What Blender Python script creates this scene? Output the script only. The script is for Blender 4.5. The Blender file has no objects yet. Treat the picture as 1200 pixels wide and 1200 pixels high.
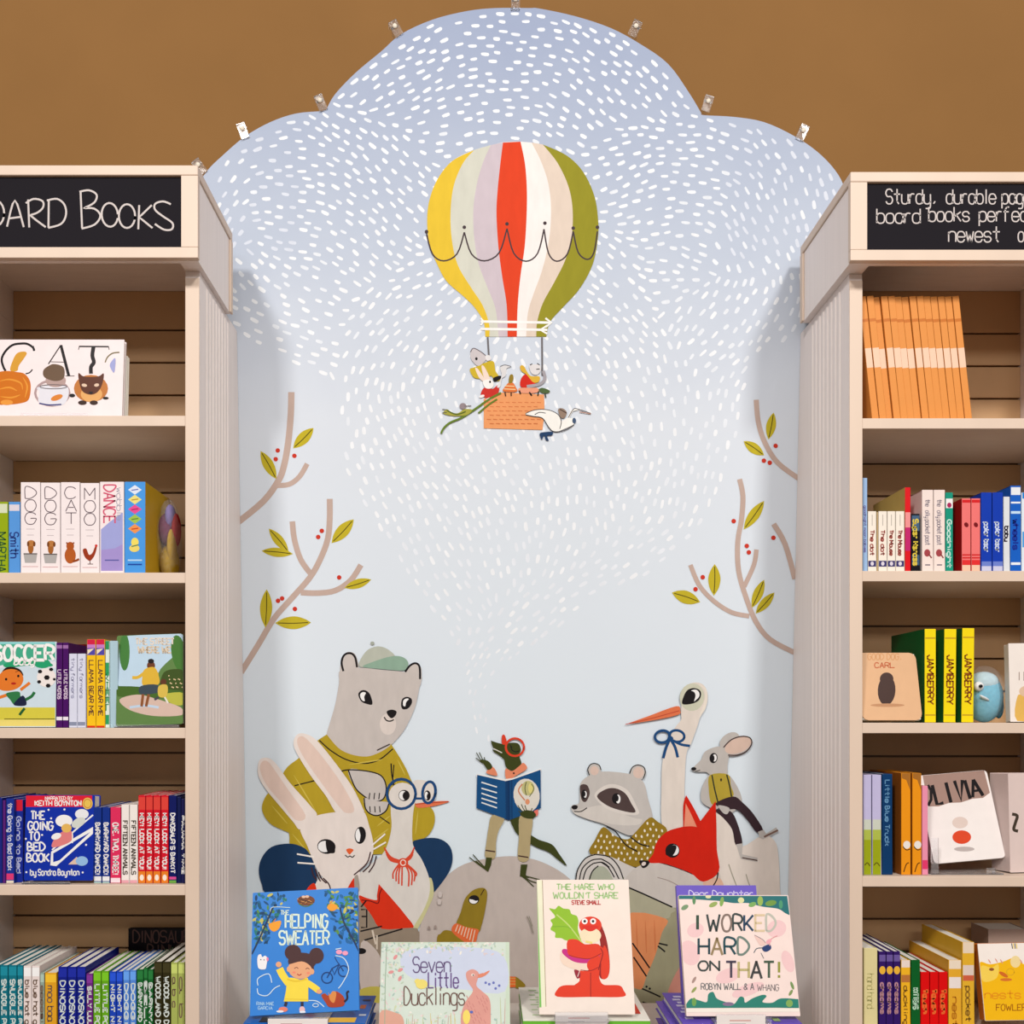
import bpy, math, random
from mathutils import Vector, Matrix
from mathutils.geometry import tessellate_polygon
random.seed(7)
SC = bpy.context.scene
COL = SC.collection
ZC = 1.5          # eye height
F = 1200.0        # focal length in pixels of the 1200 px frame
CX, CY = 565.0, 850.0
# ------------------------------------------------------------ camera, world, lights
cam_d = bpy.data.cameras.new('camera'); cam = bpy.data.objects.new('camera', cam_d); COL.objects.link(cam)
cam_d.sensor_width = 36.0; cam_d.lens = 36.0
cam_d.shift_x = (600 - CX) / 1200; cam_d.shift_y = (CY - 600) / 1200
cam.location = (0, 0, ZC); cam.rotation_euler = (math.radians(90), 0, 0)
cam_d.clip_start = 0.05
SC.camera = cam
w = bpy.data.worlds.new('world'); SC.world = w; w.use_nodes = True
w.node_tree.nodes['Background'].inputs[0].default_value = (1.0, 0.945, 0.89, 1)
w.node_tree.nodes['Background'].inputs[1].default_value = 0.33
def area(name, loc, target, size, power, col, size_y=None):
    d = bpy.data.lights.new(name, 'AREA'); d.energy = power; d.color = col
    d.shape = 'RECTANGLE'; d.size = size; d.size_y = size_y or size
    o = bpy.data.objects.new(name, d); COL.objects.link(o); o.location = loc
    o.rotation_euler = (Vector(target) - Vector(loc)).to_track_quat('-Z', 'Y').to_euler()
    o['label'] = 'overhead light out of view'; return o
area('key_lamp', (1.6, -2.1, ZC + 3.0), (0.0, 2.1, ZC - .3), 0.5, 146, (1.0, 0.965, 0.925))
area('second_lamp', (-1.5, -2.0, ZC + 3.0), (0.0, 2.1, ZC - .3), 0.5, 130, (1.0, 0.965, 0.93))
area('front_fill', (0.15, -2.2, ZC + 1.55), (0.15, 2.1, ZC - .1), 3.0, 47, (0.99, 0.985, 1.0), .3)  # unseen fill strip, added to brighten the upper shelf bays from the front
SC.view_settings.view_transform = 'Standard'; SC.view_settings.look = 'None'
SC.view_settings.exposure = -0.07; SC.view_settings.gamma = 1.0
SC.view_settings.use_curve_mapping = False

# ------------------------------------------------------------ materials
def lin(c):
    c /= 255.0
    return c / 12.92 if c <= 0.04045 else ((c + 0.055) / 1.055) ** 2.4
MATS = {}
GAIN = 0.80
def mat(rgb, kind='paper'):
    key = (tuple(rgb), kind)
    if key in MATS: return MATS[key]
    m = bpy.data.materials.new('%s_%d_%d_%d' % ((kind,) + tuple(int(v) for v in rgb))); m.use_nodes = True
    nt = m.node_tree; b = nt.nodes['Principled BSDF']
    c = [min(lin(v) * GAIN, 0.9) for v in rgb]
    rough = {'paper': .55, 'gloss': .34, 'paint': .8, 'wood': .45, 'matte': .9, 'plush': .95, 'card': .6}.get(kind, .6)
    b.inputs['Roughness'].default_value = rough
    b.inputs['Specular IOR Level'].default_value = {'gloss': .10, 'paint': .15, 'matte': .1, 'plush': .05}.get(kind, .3)
    nz = nt.nodes.new('ShaderNodeTexNoise'); tc = nt.nodes.new('ShaderNodeTexCoord')
    mp = nt.nodes.new('ShaderNodeMapping'); mx = nt.nodes.new('ShaderNodeMix'); mx.data_type = 'RGBA'
    sc, amt = {'paint': (60, .10), 'wood': (14, .07), 'matte': (5, .08), 'plush': (160, .25)}.get(kind, (45, .05))
    nz.inputs['Scale'].default_value = sc; nz.inputs['Detail'].default_value = 3
    if kind == 'wood': mp.inputs['Scale'].default_value = (1, 8, .25)
    if kind == 'paint': mp.inputs['Scale'].default_value = (1, 1, .35)
    nt.links.new(tc.outputs['Object'], mp.inputs[0]); nt.links.new(mp.outputs[0], nz.inputs['Vector'])
    nt.links.new(nz.outputs['Fac'], mx.inputs['Factor'])
    lo = [v * (1 - amt) for v in c]; hi = [min(v * (1 + amt), .95) for v in c]
    mx.inputs[6].default_value = (*lo, 1); mx.inputs[7].default_value = (*hi, 1)
    nt.links.new(mx.outputs[2], b.inputs['Base Color'])
    if kind in ('plush', 'matte'):
        bp = nt.nodes.new('ShaderNodeBump'); bp.inputs['Strength'].default_value = .25
        nt.links.new(nz.outputs['Fac'], bp.inputs['Height']); nt.links.new(bp.outputs[0], b.inputs['Normal'])
    MATS[key] = m; return m
def clear_mat():
    if 'clear' in MATS: return MATS['clear']
    m = bpy.data.materials.new('clear_plastic'); m.use_nodes = True; b = m.node_tree.nodes['Principled BSDF']
    b.inputs['Base Color'].default_value = (.95, .95, .97, 1); b.inputs['Roughness'].default_value = .08
    b.inputs['Transmission Weight'].default_value = .92; b.inputs['IOR'].default_value = 1.2
    MATS['clear'] = m; return m
def bag_mat():
    if 'bag' in MATS: return MATS['bag']
    m = bpy.data.materials.new('clear_bag_film'); m.use_nodes = True; nt = m.node_tree
    b = nt.nodes['Principled BSDF']; b.inputs['Base Color'].default_value = (.9, .92, .95, 1)
    b.inputs['Roughness'].default_value = .12; b.inputs['Alpha'].default_value = .10
    nz = nt.nodes.new('ShaderNodeTexNoise'); nz.inputs['Scale'].default_value = 22
    bp = nt.nodes.new('ShaderNodeBump'); bp.inputs['Strength'].default_value = 1.0; bp.inputs['Distance'].default_value = .01
    nt.links.new(nz.outputs['Fac'], bp.inputs['Height']); nt.links.new(bp.outputs[0], b.inputs['Normal'])
    MATS['bag'] = m; return m

# ------------------------------------------------------------ mesh helpers
def mesh_obj(name, verts, faces, mats, fmats=None, parent=None):
    me = bpy.data.meshes.new(name); me.from_pydata(verts, [], faces)
    for m in (mats if isinstance(mats, list) else [mats]): me.materials.append(m)
    if fmats: me.polygons.foreach_set('material_index', fmats)
    me.update()
    o = bpy.data.objects.new(name, me); COL.objects.link(o)
    if parent: o.parent = parent
    return o
class MB:
    """collects boxes and prisms into one mesh"""
    def __init__(s): s.v = []; s.f = []
    def box(s, x0, x1, y0, y1, z0, z1):
        n = len(s.v)
        s.v += [(x0, y0, z0), (x1, y0, z0), (x1, y1, z0), (x0, y1, z0), (x0, y0, z1), (x1, y0, z1), (x1, y1, z1), (x0, y1, z1)]
        s.f += [tuple(n + i for i in q) for q in ((3, 2, 1, 0), (4, 5, 6, 7), (0, 1, 5, 4), (1, 2, 6, 5), (2, 3, 7, 6), (3, 0, 4, 7))]
        return s
    def prism(s, outline, y0, y1):            # outline in (x, z), extruded along y
        n = len(s.v); k = len(outline)
        s.v += [(x, y0, z) for x, z in outline] + [(x, y1, z) for x, z in outline]
        tri = tessellate_polygon([[Vector((x, z, 0)) for x, z in outline]])
        for a, b, c in tri: s.f.append((n + a, n + b, n + c)); s.f.append((n + k + c, n + k + b, n + k + a))
        for i in range(k):
            j = (i + 1) % k; s.f.append((n + i, n + j, n + k + j, n + k + i))
        return s
    def sphere(s, c, r, nu=14, nv=9, fn=None):
        n = len(s.v)
        for i in range(nv + 1):
            t = math.pi * i / nv
            for j in range(nu):
                p = 2 * math.pi * j / nu
                d = Vector((math.sin(t) * math.cos(p), math.sin(t) * math.sin(p), math.cos(t)))
                q = Vector((c[0] + d.x * r[0], c[1] + d.y * r[1], c[2] + d.z * r[2]))
                s.v.append(tuple(fn(q) if fn else q))
        for i in range(nv):
            for j in range(nu):
                k = (j + 1) % nu
                s.f.append((n + i * nu + j, n + (i + 1) * nu + j, n + (i + 1) * nu + k, n + i * nu + k))
        return s
    def build(s, name, m, parent=None, smooth=False, bevel=0):
        o = mesh_obj(name, s.v, s.f, m, parent=parent)
        import bmesh
        bm = bmesh.new(); bm.from_mesh(o.data); bmesh.ops.remove_doubles(bm, verts=bm.verts, dist=1e-7)
        bmesh.ops.recalc_face_normals(bm, faces=bm.faces); bm.to_mesh(o.data); bm.free()
        if smooth: o.data.shade_smooth()
        if bevel:
            b = o.modifiers.new('bevel', 'BEVEL'); b.width = bevel; b.segments = 2; b.limit_method = 'ANGLE'
        return o
def thing(name, label, cat, loc=(0, 0, 0), rot=None, group=None):
    o = bpy.data.objects.new(name, None); COL.objects.link(o); o.empty_display_size = .05
    o.location = loc
    if rot is not None: o.rotation_euler = rot.to_euler() if hasattr(rot, 'to_euler') else rot
    o['label'] = label; o['category'] = cat
    if group: o['group'] = group
    return o
def tag(o, label, cat, group=None):
    o['label'] = label; o['category'] = cat
    if group: o['group'] = group
    return o
def PX(px, Y): return (px - CX) * Y / F
def PZ(py, Y): return ZC + (CY - py) * Y / F

# ------------------------------------------------------------ printed / painted art on real planes
class Plane:
    """a real plane in the room; px2 finds where a line of sight meets it, in the plane's own metres"""
    def __init__(s, O, rot=Matrix.Identity(3)):
        s.O = Vector(O); s.R = rot; s.U = rot @ Vector((1, 0, 0)); s.V = rot @ Vector((0, 0, 1)); s.N = rot @ Vector((0, -1, 0))
        s.layer = 3; s.clip = None
    def px2(s, px, py):
        d = Vector(((px - CX) / F, 1.0, (CY - py) / F)); e = Vector((0, 0, ZC))
        t = (s.O - e).dot(s.N) / d.dot(s.N); p = e + d * t - s.O
        u, v = p.dot(s.U), p.dot(s.V)
        if s.clip: u = min(max(u, s.clip[0]), s.clip[1]); v = min(max(v, s.clip[2]), s.clip[3])   # print stops at the cover's edge
        return u, v
def smooth(pts, closed, k=4):
    n = len(pts); out = []
    rng = range(n) if closed else range(n - 1)
    for i in rng:
        p1, p2 = pts[i], pts[(i + 1) % n]
        if p1 == p2: continue
        p0 = pts[(i - 1) % n] if closed or i > 0 else p1
        p3 = pts[(i + 2) % n] if closed or i + 2 < n else p2
        for j in range(k):
            t = j / k; t2 = t * t; t3 = t2 * t
            out.append(tuple(.5 * (2 * p1[a] + (p2[a] - p0[a]) * t + (2 * p0[a] - 5 * p1[a] + 4 * p2[a] - p3[a]) * t2 + (3 * p1[a] - p0[a] - 3 * p2[a] + p3[a]) * t3) for a in (0, 1)))
    if not closed: out.append(tuple(pts[-1]))
    return out
DZ = 1.3e-5
FONT = {'A': "00 26 40|12 32", 'B': "00 06 26 35 34 23 03|23 42 41 20 00", 'C': "45 36 16 04 02 10 30 41", 'D': "00 06 26 44 42 20 00",
 'E': "46 06 00 40|03 33", 'F': "46 06 00|03 33", 'G': "45 36 16 04 02 10 30 42 43 23", 'H': "06 00|46 40|03 43", 'I': "26 20", 'J': "46 42 30 10 02",
 'K': "06 00|46 02|13 40", 'L': "06 00 40", 'M': "00 06 22 46 40", 'N': "00 06 40 46", 'O': "16 04 02 10 30 42 44 36 16", 'P': "00 06 36 45 44 33 03",
 'Q': "16 04 02 10 30 42 44 36 16|22 40", 'R': "00 06 36 45 44 33 03|23 40", 'S': "45 36 16 05 04 13 33 42 41 30 10 01", 'T': "06 46|26 20",
 'U': "06 02 10 30 42 46", 'V': "06 20 46", 'W': "06 10 24 30 46", 'X': "06 40|46 00", 'Y': "06 23 46|23 20", 'Z': "06 46 00 40",
 '!': "26 22|21 20", "'": "26 24", ',': "21 10", '&': "40 14 15 26 35 34 02 01 10 20 42", '-': "13 33", '.': "20 21", '?': "05 16 36 45 44 23 22|21 20",
 'a': "43 34 14 03 01 10 30 42|44 41 50", 'b': "06 00|03 14 34 43 41 30 10 01", 'c': "43 34 14 03 01 10 30 41", 'd': "46 40|43 34 14 03 01 10 30 41",
 'e': "02 42 43 34 14 03 01 10 30 41", 'f': "36 26 15 10|04 34", 'g': "44 4z 3y 1y|43 34 14 03 01 10 30 41", 'h': "06 00|03 14 34 43 40",
 'i': "24 20|26 25", 'k': "06 00|44 02|13 40", 'l': "26 20", 'm': "04 00|03 14 23 20|23 34 43 40", 'n': "04 00|03 14 34 43 40",
 'o': "14 03 01 10 30 41 43 34 14", 'p': "04 0y|03 14 34 43 41 30 10 01", 'r': "04 00|02 14 34", 's': "43 34 14 03 12 32 41 30 10 01",
 't': "26 21 30|04 44", 'u': "04 01 10 30 41|44 40", 'v': "04 20 44", 'w': "04 10 23 30 44", 'x': "04 40|44 00", 'y': "04 01 10 30 41|44 4z 3y 1y", 'z': "04 44 00 40"}
ADV = {'I': 3, 'i': 3, 'l': 3, '!': 3, "'": 2.5, ',': 3, '.': 3, ' ': 3, 'r': 4.2, 'm': 6.8, 'M': 6.8, 'W': 6.8}
class Paint:
    """flat print or paint lying on a plane, gathered in one mesh; T maps crop coordinates to photo pixels"""
    def __init__(s, plane, name, parent, T=(0, 0, 1), kind='paint'):
        s.p = plane; s.name = name; s.parent = parent; s.T = T; s.kind = kind
        s.v = []; s.f = []; s.fm = []; s.m = []; s.step = 1
    def P(s, q): return (s.T[0] + q[0] / s.T[2], s.T[1] + q[1] / s.T[2])
    def mi(s, col):
        m = mat(col, s.kind)
        if m not in s.m: s.m.append(m)
        return s.m.index(m)
    def poly(s, pts, col, px=False, nl=True):
        if len(pts) < 3: return
        if nl: s.p.layer += s.step
        y = -DZ * s.p.layer; n = len(s.v); uv = [s.p.px2(*(q if px else s.P(q))) for q in pts]
        s.v += [(u, y, v) for u, v in uv]; k = s.mi(col)
        for t in tessellate_polygon([[Vector((u, v, 0)) for u, v in uv]]):
            a, b, c = [uv[i] for i in t]
            if (b[0] - a[0]) * (c[1] - a[1]) - (b[1] - a[1]) * (c[0] - a[0]) < 0: t = t[::-1]
            s.f.append(tuple(n + i for i in t)); s.fm.append(k)
    def fill(s, pts, col, sm=True): s.poly(smooth(pts, True) if sm else pts, col); return s
    def ell(s, cx, cy, rx, ry, col, rot=0, n=20):
        c, d = math.cos(math.radians(rot)), math.sin(math.radians(rot))
        s.poly([(cx + rx * math.cos(a) * c + ry * math.sin(a) * d, cy - rx * math.cos(a) * d + ry * math.sin(a) * c) for a in [2 * math.pi * i / n for i in range(n)]], col); return s
    def line(s, pts, w, col, sm=True, closed=False, taper=False, nl=True):
        if sm: pts = smooth(pts, closed, 4)
        if closed: pts = list(pts) + [pts[0], pts[1]]
        L = []; R = []; n = len(pts)
        if n < 2: return s
        for i in range(n):
            a = pts[max(i - 1, 0)]; b = pts[min(i + 1, n - 1)]
            dx, dy = b[0] - a[0], b[1] - a[1]; l = math.hypot(dx, dy) or 1
            ww = w / 2 * (max(.15, math.sin(math.pi * min(1, (i + .3) / n))) if taper else 1)
            nx, ny = -dy / l * ww, dx / l * ww
            L.append((pts[i][0] + nx, pts[i][1] + ny)); R.append((pts[i][0] - nx, pts[i][1] - ny))
        if nl: s.p.layer += s.step
        y = -DZ * s.p.layer; k = s.mi(col); m = len(s.v)
        for q in L + R: u, v = s.p.px2(*s.P(q)); s.v.append((u, y, v))
        for i in range(n - 1): s.f.append((m + i, m + n + i, m + n + i + 1, m + i + 1)); s.fm.append(k)
        return s
    def ring(s, cx, cy, rx, ry, w, col, rot=0, n=20):
        c, d = math.cos(math.radians(rot)), math.sin(math.radians(rot))
        return s.line([(cx + rx * math.cos(a) * c + ry * math.sin(a) * d, cy - rx * math.cos(a) * d + ry * math.sin(a) * c) for a in [2 * math.pi * i / n for i in range(n)]], w, col, False, True)
    def text(s, st, x0, base, width, cap, col, w, rot=0, cols=None, slant=0):
        """single-stroke lettering; rot=1 writes downwards (spine): x0 = left x of the letters' feet, base = start y"""
        tot = sum(ADV.get(c, 5) for c in st) - 1; x = 0; s.p.layer += 1; q = 0
        for c in st:
            if c in FONT:
                off = -1 if c in 'Iil!' else 0
                cc = cols[q % len(cols)] if cols else col
                for pl in FONT[c].split('|'):
                    pts = []
                    for t in pl.split(' '):
                        gx = int(t[0]); gy = {'z': -1, 'y': -2}.get(t[1]); gy = int(t[1]) if gy is None else gy
                        if c in 'MWm': gx *= 1.4
                        fx = (x + gx + off + slant * gy) / tot * width; fy = gy / 6 * cap
                        pts.append((x0 + fx, base - fy) if not rot else (x0 + fy, base + fx))
                    rnd = c in 'BCDGOPQRSUabcdeghmnopqrsuy&?'
                    if rnd or len(pts) < 3: s.line(pts, w, cc, rnd, nl=False)
                    else:
                        for (ax, ay), (bx_, by_) in zip(pts, pts[1:]):
                            l_ = math.hypot(bx_ - ax, by_ - ay) or 1; ex, ey = (bx_ - ax) / l_ * w * .35, (by_ - ay) / l_ * w * .35
                            s.line([(ax - ex, ay - ey), (bx_ + ex, by_ + ey)], w, cc, False, nl=False)
                q += 1
            x += ADV.get(c, 5)
        return s
    def build(s, label=None):
        if not s.v: return None
        o = mesh_obj(s.name, s.v, s.f, s.m, s.fm, s.parent)
        if label: o['label'] = label
        return o
def eul(lean=0, yaw=0, roll=0):
    return (Matrix.Rotation(math.radians(yaw), 3, 'Z') @ Matrix.Rotation(math.radians(-lean), 3, 'X') @ Matrix.Rotation(math.radians(-roll), 3, 'Y'))
BLACK = (28, 24, 26); WHITE = (246, 244, 242)
# ------------------------------------------------------------ setting
CREAM = (228, 205, 185); SIDE = (252, 240, 234); SLAT = (206, 164, 118)
MUR_A, MUR_B = 2.1559, 0.075                     # mural front: Y = A - B * (z - eye)
def murY(zr): return MUR_A - MUR_B * zr
WALLY = 2.30
o = MB().box(-5, 5, WALLY, WALLY + .12, 0, 4.2).build('wall_back', mat((146, 106, 62), 'matte')); o['kind'] = 'structure'
o = MB().box(-5, 5, -5, WALLY + .12, -.05, 0).build('floor', mat((150, 120, 92), 'wood')); o['kind'] = 'structure'

# ------------------------------------------------------------ mural board
lean = math.atan(MUR_B)
ROT = Matrix.Rotation(lean, 3, 'X')              # top comes forward
MP = Plane((0.0, murY(-ZC), 0.0), ROT)
mural = thing('mural_board', 'tall pale blue cloud-topped board painted with reading animals and a balloon', 'mural', MP.O, ROT)
BOARD_T = .014
out_px = [(243, 200), (260, 183), (287, 160), (317, 143), (347, 133), (378, 130), (383, 127), (393, 110), (417, 85), (447, 60), (470, 40), (507, 23), (547, 13),
          (580, 9.5), (620, 9.5), (632, 10), (674, 19), (716, 33), (751, 52), (783, 75), (807, 108), (822, 133), (825, 135), (860, 137), (895, 143), (930, 159), (958, 178),
          (979, 200), (990, 222), (995, 255), (990, 290), (975, 312), (975, 345)]
right_low = MP.px2(975, 345)[0]; left_low = MP.px2(248, 345)[0]
oc = [MP.px2(*q) for q in smooth([(248, 345), (248, 312), (232, 290), (226, 255), (230, 222)] + out_px[:7], False, 4)[:-1]]
oc += [MP.px2(*q) for q in smooth(out_px[6:22], False, 4)[:-1]]
oc += [MP.px2(*q) for q in smooth(out_px[21:], False, 4)]
oc = [(right_low, .001)] + oc[::-1] + [(left_low, .001)]
b = MB().prism(oc, 0.0, BOARD_T)
bo = b.build('board', mat((224, 230, 236), 'paint'), mural)
# painted sky colour: lavender blue at the crown, near white in the middle, pale blue-green low down (pigment, on the board itself)
m = bpy.data.materials.new('mural_sky_paint'); m.use_nodes = True; nt = m.node_tree; pb = nt.nodes['Principled BSDF']
pb.inputs['Roughness'].default_value = .7; pb.inputs['Specular IOR Level'].default_value = .15
tc = nt.nodes.new('ShaderNodeTexCoord'); sp = nt.nodes.new('ShaderNodeSeparateXYZ'); mr = nt.nodes.new('ShaderNodeMapRange')
cr = nt.nodes.new('ShaderNodeValToRGB'); nz = nt.nodes.new('ShaderNodeTexNoise'); nz.inputs['Scale'].default_value = 7
ad = nt.nodes.new('ShaderNodeMath'); ad.operation = 'MULTIPLY_ADD'; ad.inputs[1].default_value = .07
mr.inputs['From Min'].default_value = .9; mr.inputs['From Max'].default_value = 3.0
nt.links.new(tc.outputs['Object'], sp.inputs[0]); nt.links.new(sp.outputs[2], mr.inputs[0]); nt.links.new(tc.outputs['Object'], nz.inputs[0])
nt.links.new(nz.outputs['Fac'], ad.inputs[0]); nt.links.new(mr.outputs[0], ad.inputs[2]); nt.links.new(ad.outputs[0], cr.inputs[0])
nt.links.new(cr.outputs[0], pb.inputs['Base Color'])
stops = [(0.0, (225, 238, 243)), (.35, (225, 235, 243)), (.62, (220, 227, 236)), (.8, (193, 203, 220)), (1.0, (160, 172, 199))]
el = cr.color_ramp.elements
for i, (p_, c_) in enumerate(stops):
    e = el[i] if i < 2 else el.new(p_)
    e.position = p_; e.color = (*[lin(v) * GAIN for v in c_], 1)
bo.data.materials.clear(); bo.data.materials.append(m)

# --- white brush dashes (far too many to count: one stuff part)
CTRL = [(600, 60, 0), (600, 130, 0), (480, 60, 30), (420, 100, 40), (500, 110, 30), (540, 150, 15), (720, 60, -30), (780, 110, -45), (700, 130, -40), (660, 150, -30),
 (400, 150, -30), (450, 190, -40), (480, 230, -40), (300, 170, 20), (340, 200, 0), (260, 200, 60), (260, 260, 60), (350, 280, -10), (400, 260, -30), (330, 240, -5), (450, 280, -40),
 (480, 330, 25), (440, 310, -40), (300, 330, -40), (290, 390, -25), (340, 390, -15), (380, 420, -15), (340, 345, -25), (400, 330, -25), (440, 360, 50), (470, 390, 50), (430, 420, 65),
 (410, 450, 85), (410, 500, -85), (450, 500, -65), (430, 560, -60), (500, 480, -70), (480, 620, -60), (530, 700, -50), (560, 790, 60), (555, 840, -80), (520, 560, -50), (560, 600, -60),
 (600, 560, -60), (600, 640, -80), (500, 420, 60), (520, 360, 45), (730, 200, 30), (760, 250, 20), (720, 180, 15), (800, 165, 0), (860, 180, -20), (900, 180, -50), (930, 230, -75),
 (880, 240, -60), (820, 220, -5), (780, 280, 10), (800, 300, -20), (870, 290, -60), (720, 310, -40), (740, 350, -45), (700, 360, -35), (780, 340, 10), (800, 370, 60), (860, 360, 60),
 (760, 400, -45), (700, 450, -60), (740, 440, -65), (780, 440, -75), (830, 400, 45), (720, 520, -65), (780, 500, -85), (820, 520, 80), (700, 600, -80), (760, 580, 75), (760, 640, 40),
 (700, 680, 35), (640, 720, 45), (600, 760, 50), (660, 600, -85), (660, 640, 70)]
def dash_angle(x, y):
    a = b_ = 0
    for cx, cy, t in CTRL:
        wgt = 1 / (((x - cx) ** 2 + (y - cy) ** 2) + 120) ** 2
        a += wgt * math.cos(math.radians(2 * t)); b_ += wgt * math.sin(math.radians(2 * t))
    return math.atan2(b_, a) / 2
REG = [(250, 205), (287, 166), (347, 139), (383, 133), (397, 112), (447, 66), (507, 29), (580, 15), (632, 16), (716, 39), (783, 82), (820, 138), (860, 143), (930, 165), (975, 203),
       (985, 260), (960, 320), (935, 395), (880, 425), (870, 470), (855, 560), (820, 615), (785, 652), (745, 682), (700, 692), (660, 730), (620, 757), (583, 782), (571, 800), (568, 830), (573, 868),
       (567, 869), (556, 860), (549, 830), (548, 790), (545, 765), (520, 735), (490, 690), (470, 660), (440, 612), (412, 565), (402, 540), (400, 445), (370, 437), (345, 424), (300, 402), (276, 384), (262, 300)]
def inside(x, y, pg):
    r = False; j = len(pg) - 1
    for i in range(len(pg)):
        xi, yi = pg[i]; xj, yj = pg[j]
        if (yi > y) != (yj > y) and x < (xj - xi) * (y - yi) / (yj - yi) + xi: r = not r
        j = i
    return r
dp = Paint(MP, 'brush_dashes', mural)
rd = random.Random(3); grid = {}; cnt = 0; DC = [(243, 246, 250), (234, 239, 246), (222, 228, 240)]
for _ in range(42000):
    x = rd.uniform(245, 985); y = rd.uniform(10, 870)
    if not inside(x, y, REG): continue
    if ((x - 600) / 100) ** 2 + ((y - 268) / 106) ** 2 < 1: continue
    if x > 800 and y > 400 and rd.random() < .5: continue
    A = dash_angle(x, y) + rd.uniform(-.12, .12); ca, sa = math.cos(A), -math.sin(A); ok = True
    small = .72 if y > 760 else 1.0
    gx, gy = int(x / 15), int(y / 15)
    for i in (-1, 0, 1):
        for j in (-1, 0, 1):
            for (qx, qy) in grid.get((gx + i, gy + j), ()):
                dx, dy = x - qx, y - qy; al = (dx * ca + dy * sa) / (14.6 * small); ac = (-dx * sa + dy * ca) / (8.4 * small)
                if al * al + ac * ac < 1: ok = False; break
            if not ok: break
        if not ok: break
    if not ok: continue
    grid.setdefault((gx, gy), []).append((x, y)); cnt += 1
    L = rd.uniform(4.0, 5.9) * small; W = rd.uniform(1.6, 2.4) * small
    dp.poly([(x + ca * u * L - sa * v * W, y + sa * u * L + ca * v * W) for u, v in ((-1, -.5), (-.8, .6), (0, 1), (.75, .9), (1, .1), (.8, -.8), (0, -1), (-.7, -.9))], DC[2 if (x < 350 or x > 850) and y < 300 and rd.random() < .7 else 0 if (y < 620 and x < 780 and rd.random() < .7) or rd.random() < .3 else 1], nl=False)
MP.layer += 4
o = dp.build(); o['kind'] = 'stuff'
MP.layer = 12

def part(name, T=(0, 0, 1)): return Paint(MP, name, mural, T)
def sub(name, par, T=(0, 0, 1)): return Paint(MP, name, par, T)
def finish(base, subs):
    o = base.build()
    for s in subs: s.parent = o; s.build()
    return o
# --- branches
BR = (196, 172, 160); LEAF = (196, 178, 42); VEIN = (84, 76, 24); BERRY = (206, 58, 40)
def leaf(pt, a, b_, w):
    dx, dy = b_[0] - a[0], b_[1] - a[1]; l = math.hypot(dx, dy); nx, ny = -dy / l * w / 2, dx / l * w / 2
    q = lambda t, s: (a[0] + dx * t + nx * s, a[1] + dy * t + ny * s)
    pt.fill([q(0, 0), q(0, 0), q(.25, .75), q(.55, 1), q(.82, .6), q(1, 0), q(1, 0), q(.82, -.6), q(.55, -1), q(.25, -.75)], LEAF)
    pt.line([q(.08, 0), q(.5, .08), q(.92, 0)], 3.5, VEIN)
def branch(T, limbs, leaves, berries, stems=()):
    p = part('painted_branch', T)
    for w_, pts in limbs: p.line(pts, w_, BR)
    bo_ = p.build()
    for a, b_, w_ in leaves:
        q = sub('painted_leaf', bo_, T); leaf(q, a, b_, w_); q.build()
    for x, y in berries: sub('painted_berry', bo_, T).ell(x, y, 9, 9, BERRY, n=12).build()
TL_, TR_ = (270, 440, 3.3333), (770, 440, 3.3333)
branch(TL_, [(25, [(238, 65), (236, 150), (226, 260), (210, 350), (188, 410), (130, 490), (28, 575)]), (20, [(180, 430), (230, 425), (270, 395), (300, 345)])],
       [((245, 285), (325, 205), 45), ((180, 405), (118, 295), 42)], [(185, 293), (177, 327), (250, 314)])
branch(TL_, [(23, [(388, 482), (388, 560), (380, 640), (350, 720), (310, 790), (240, 870), (170, 950), (110, 1050), (42, 1160)]), (22, [(242, 570), (250, 640), (275, 720), (318, 780)]),
             (22, [(275, 848), (340, 850), (410, 840), (470, 800), (510, 740)])],
       [((395, 655), (482, 562), 48), ((228, 690), (150, 598), 38), ((245, 697), (122, 685), 36), ((445, 830), (550, 797), 36), ((137, 985), (142, 835), 48), ((175, 967), (315, 965), 50)],
       [(357, 607), (343, 631), (425, 789), (186, 880), (202, 871), (252, 912)])
branch(TR_, [(20, [(387, 95), (395, 180), (420, 260), (470, 340), (556, 405)])], [((435, 250), (455, 145), 38), ((418, 312), (338, 257), 40)], [(463, 275), (417, 333), (440, 341)])
branch(TR_, [(20, [(322, 405), (335, 470), (330, 560), (315, 650), (318, 760), (345, 860), (385, 960), (440, 1030), (535, 1082)]), (18, [(388, 680), (378, 740), (340, 825)]),
             (18, [(130, 740), (165, 820), (220, 880), (290, 925), (360, 940)])],
       [((338, 602), (418, 490), 42), ((222, 860), (225, 737), 48), ((168, 885), (58, 848), 50), ((370, 908), (418, 798), 38), ((385, 930), (458, 848), 36)],
       [(299, 569), (350, 666), (358, 691), (178, 788), (150, 835)])
branch(TR_, [(21, [(455, 580), (500, 660), (538, 795)])], [], [(454, 634)])

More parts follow.
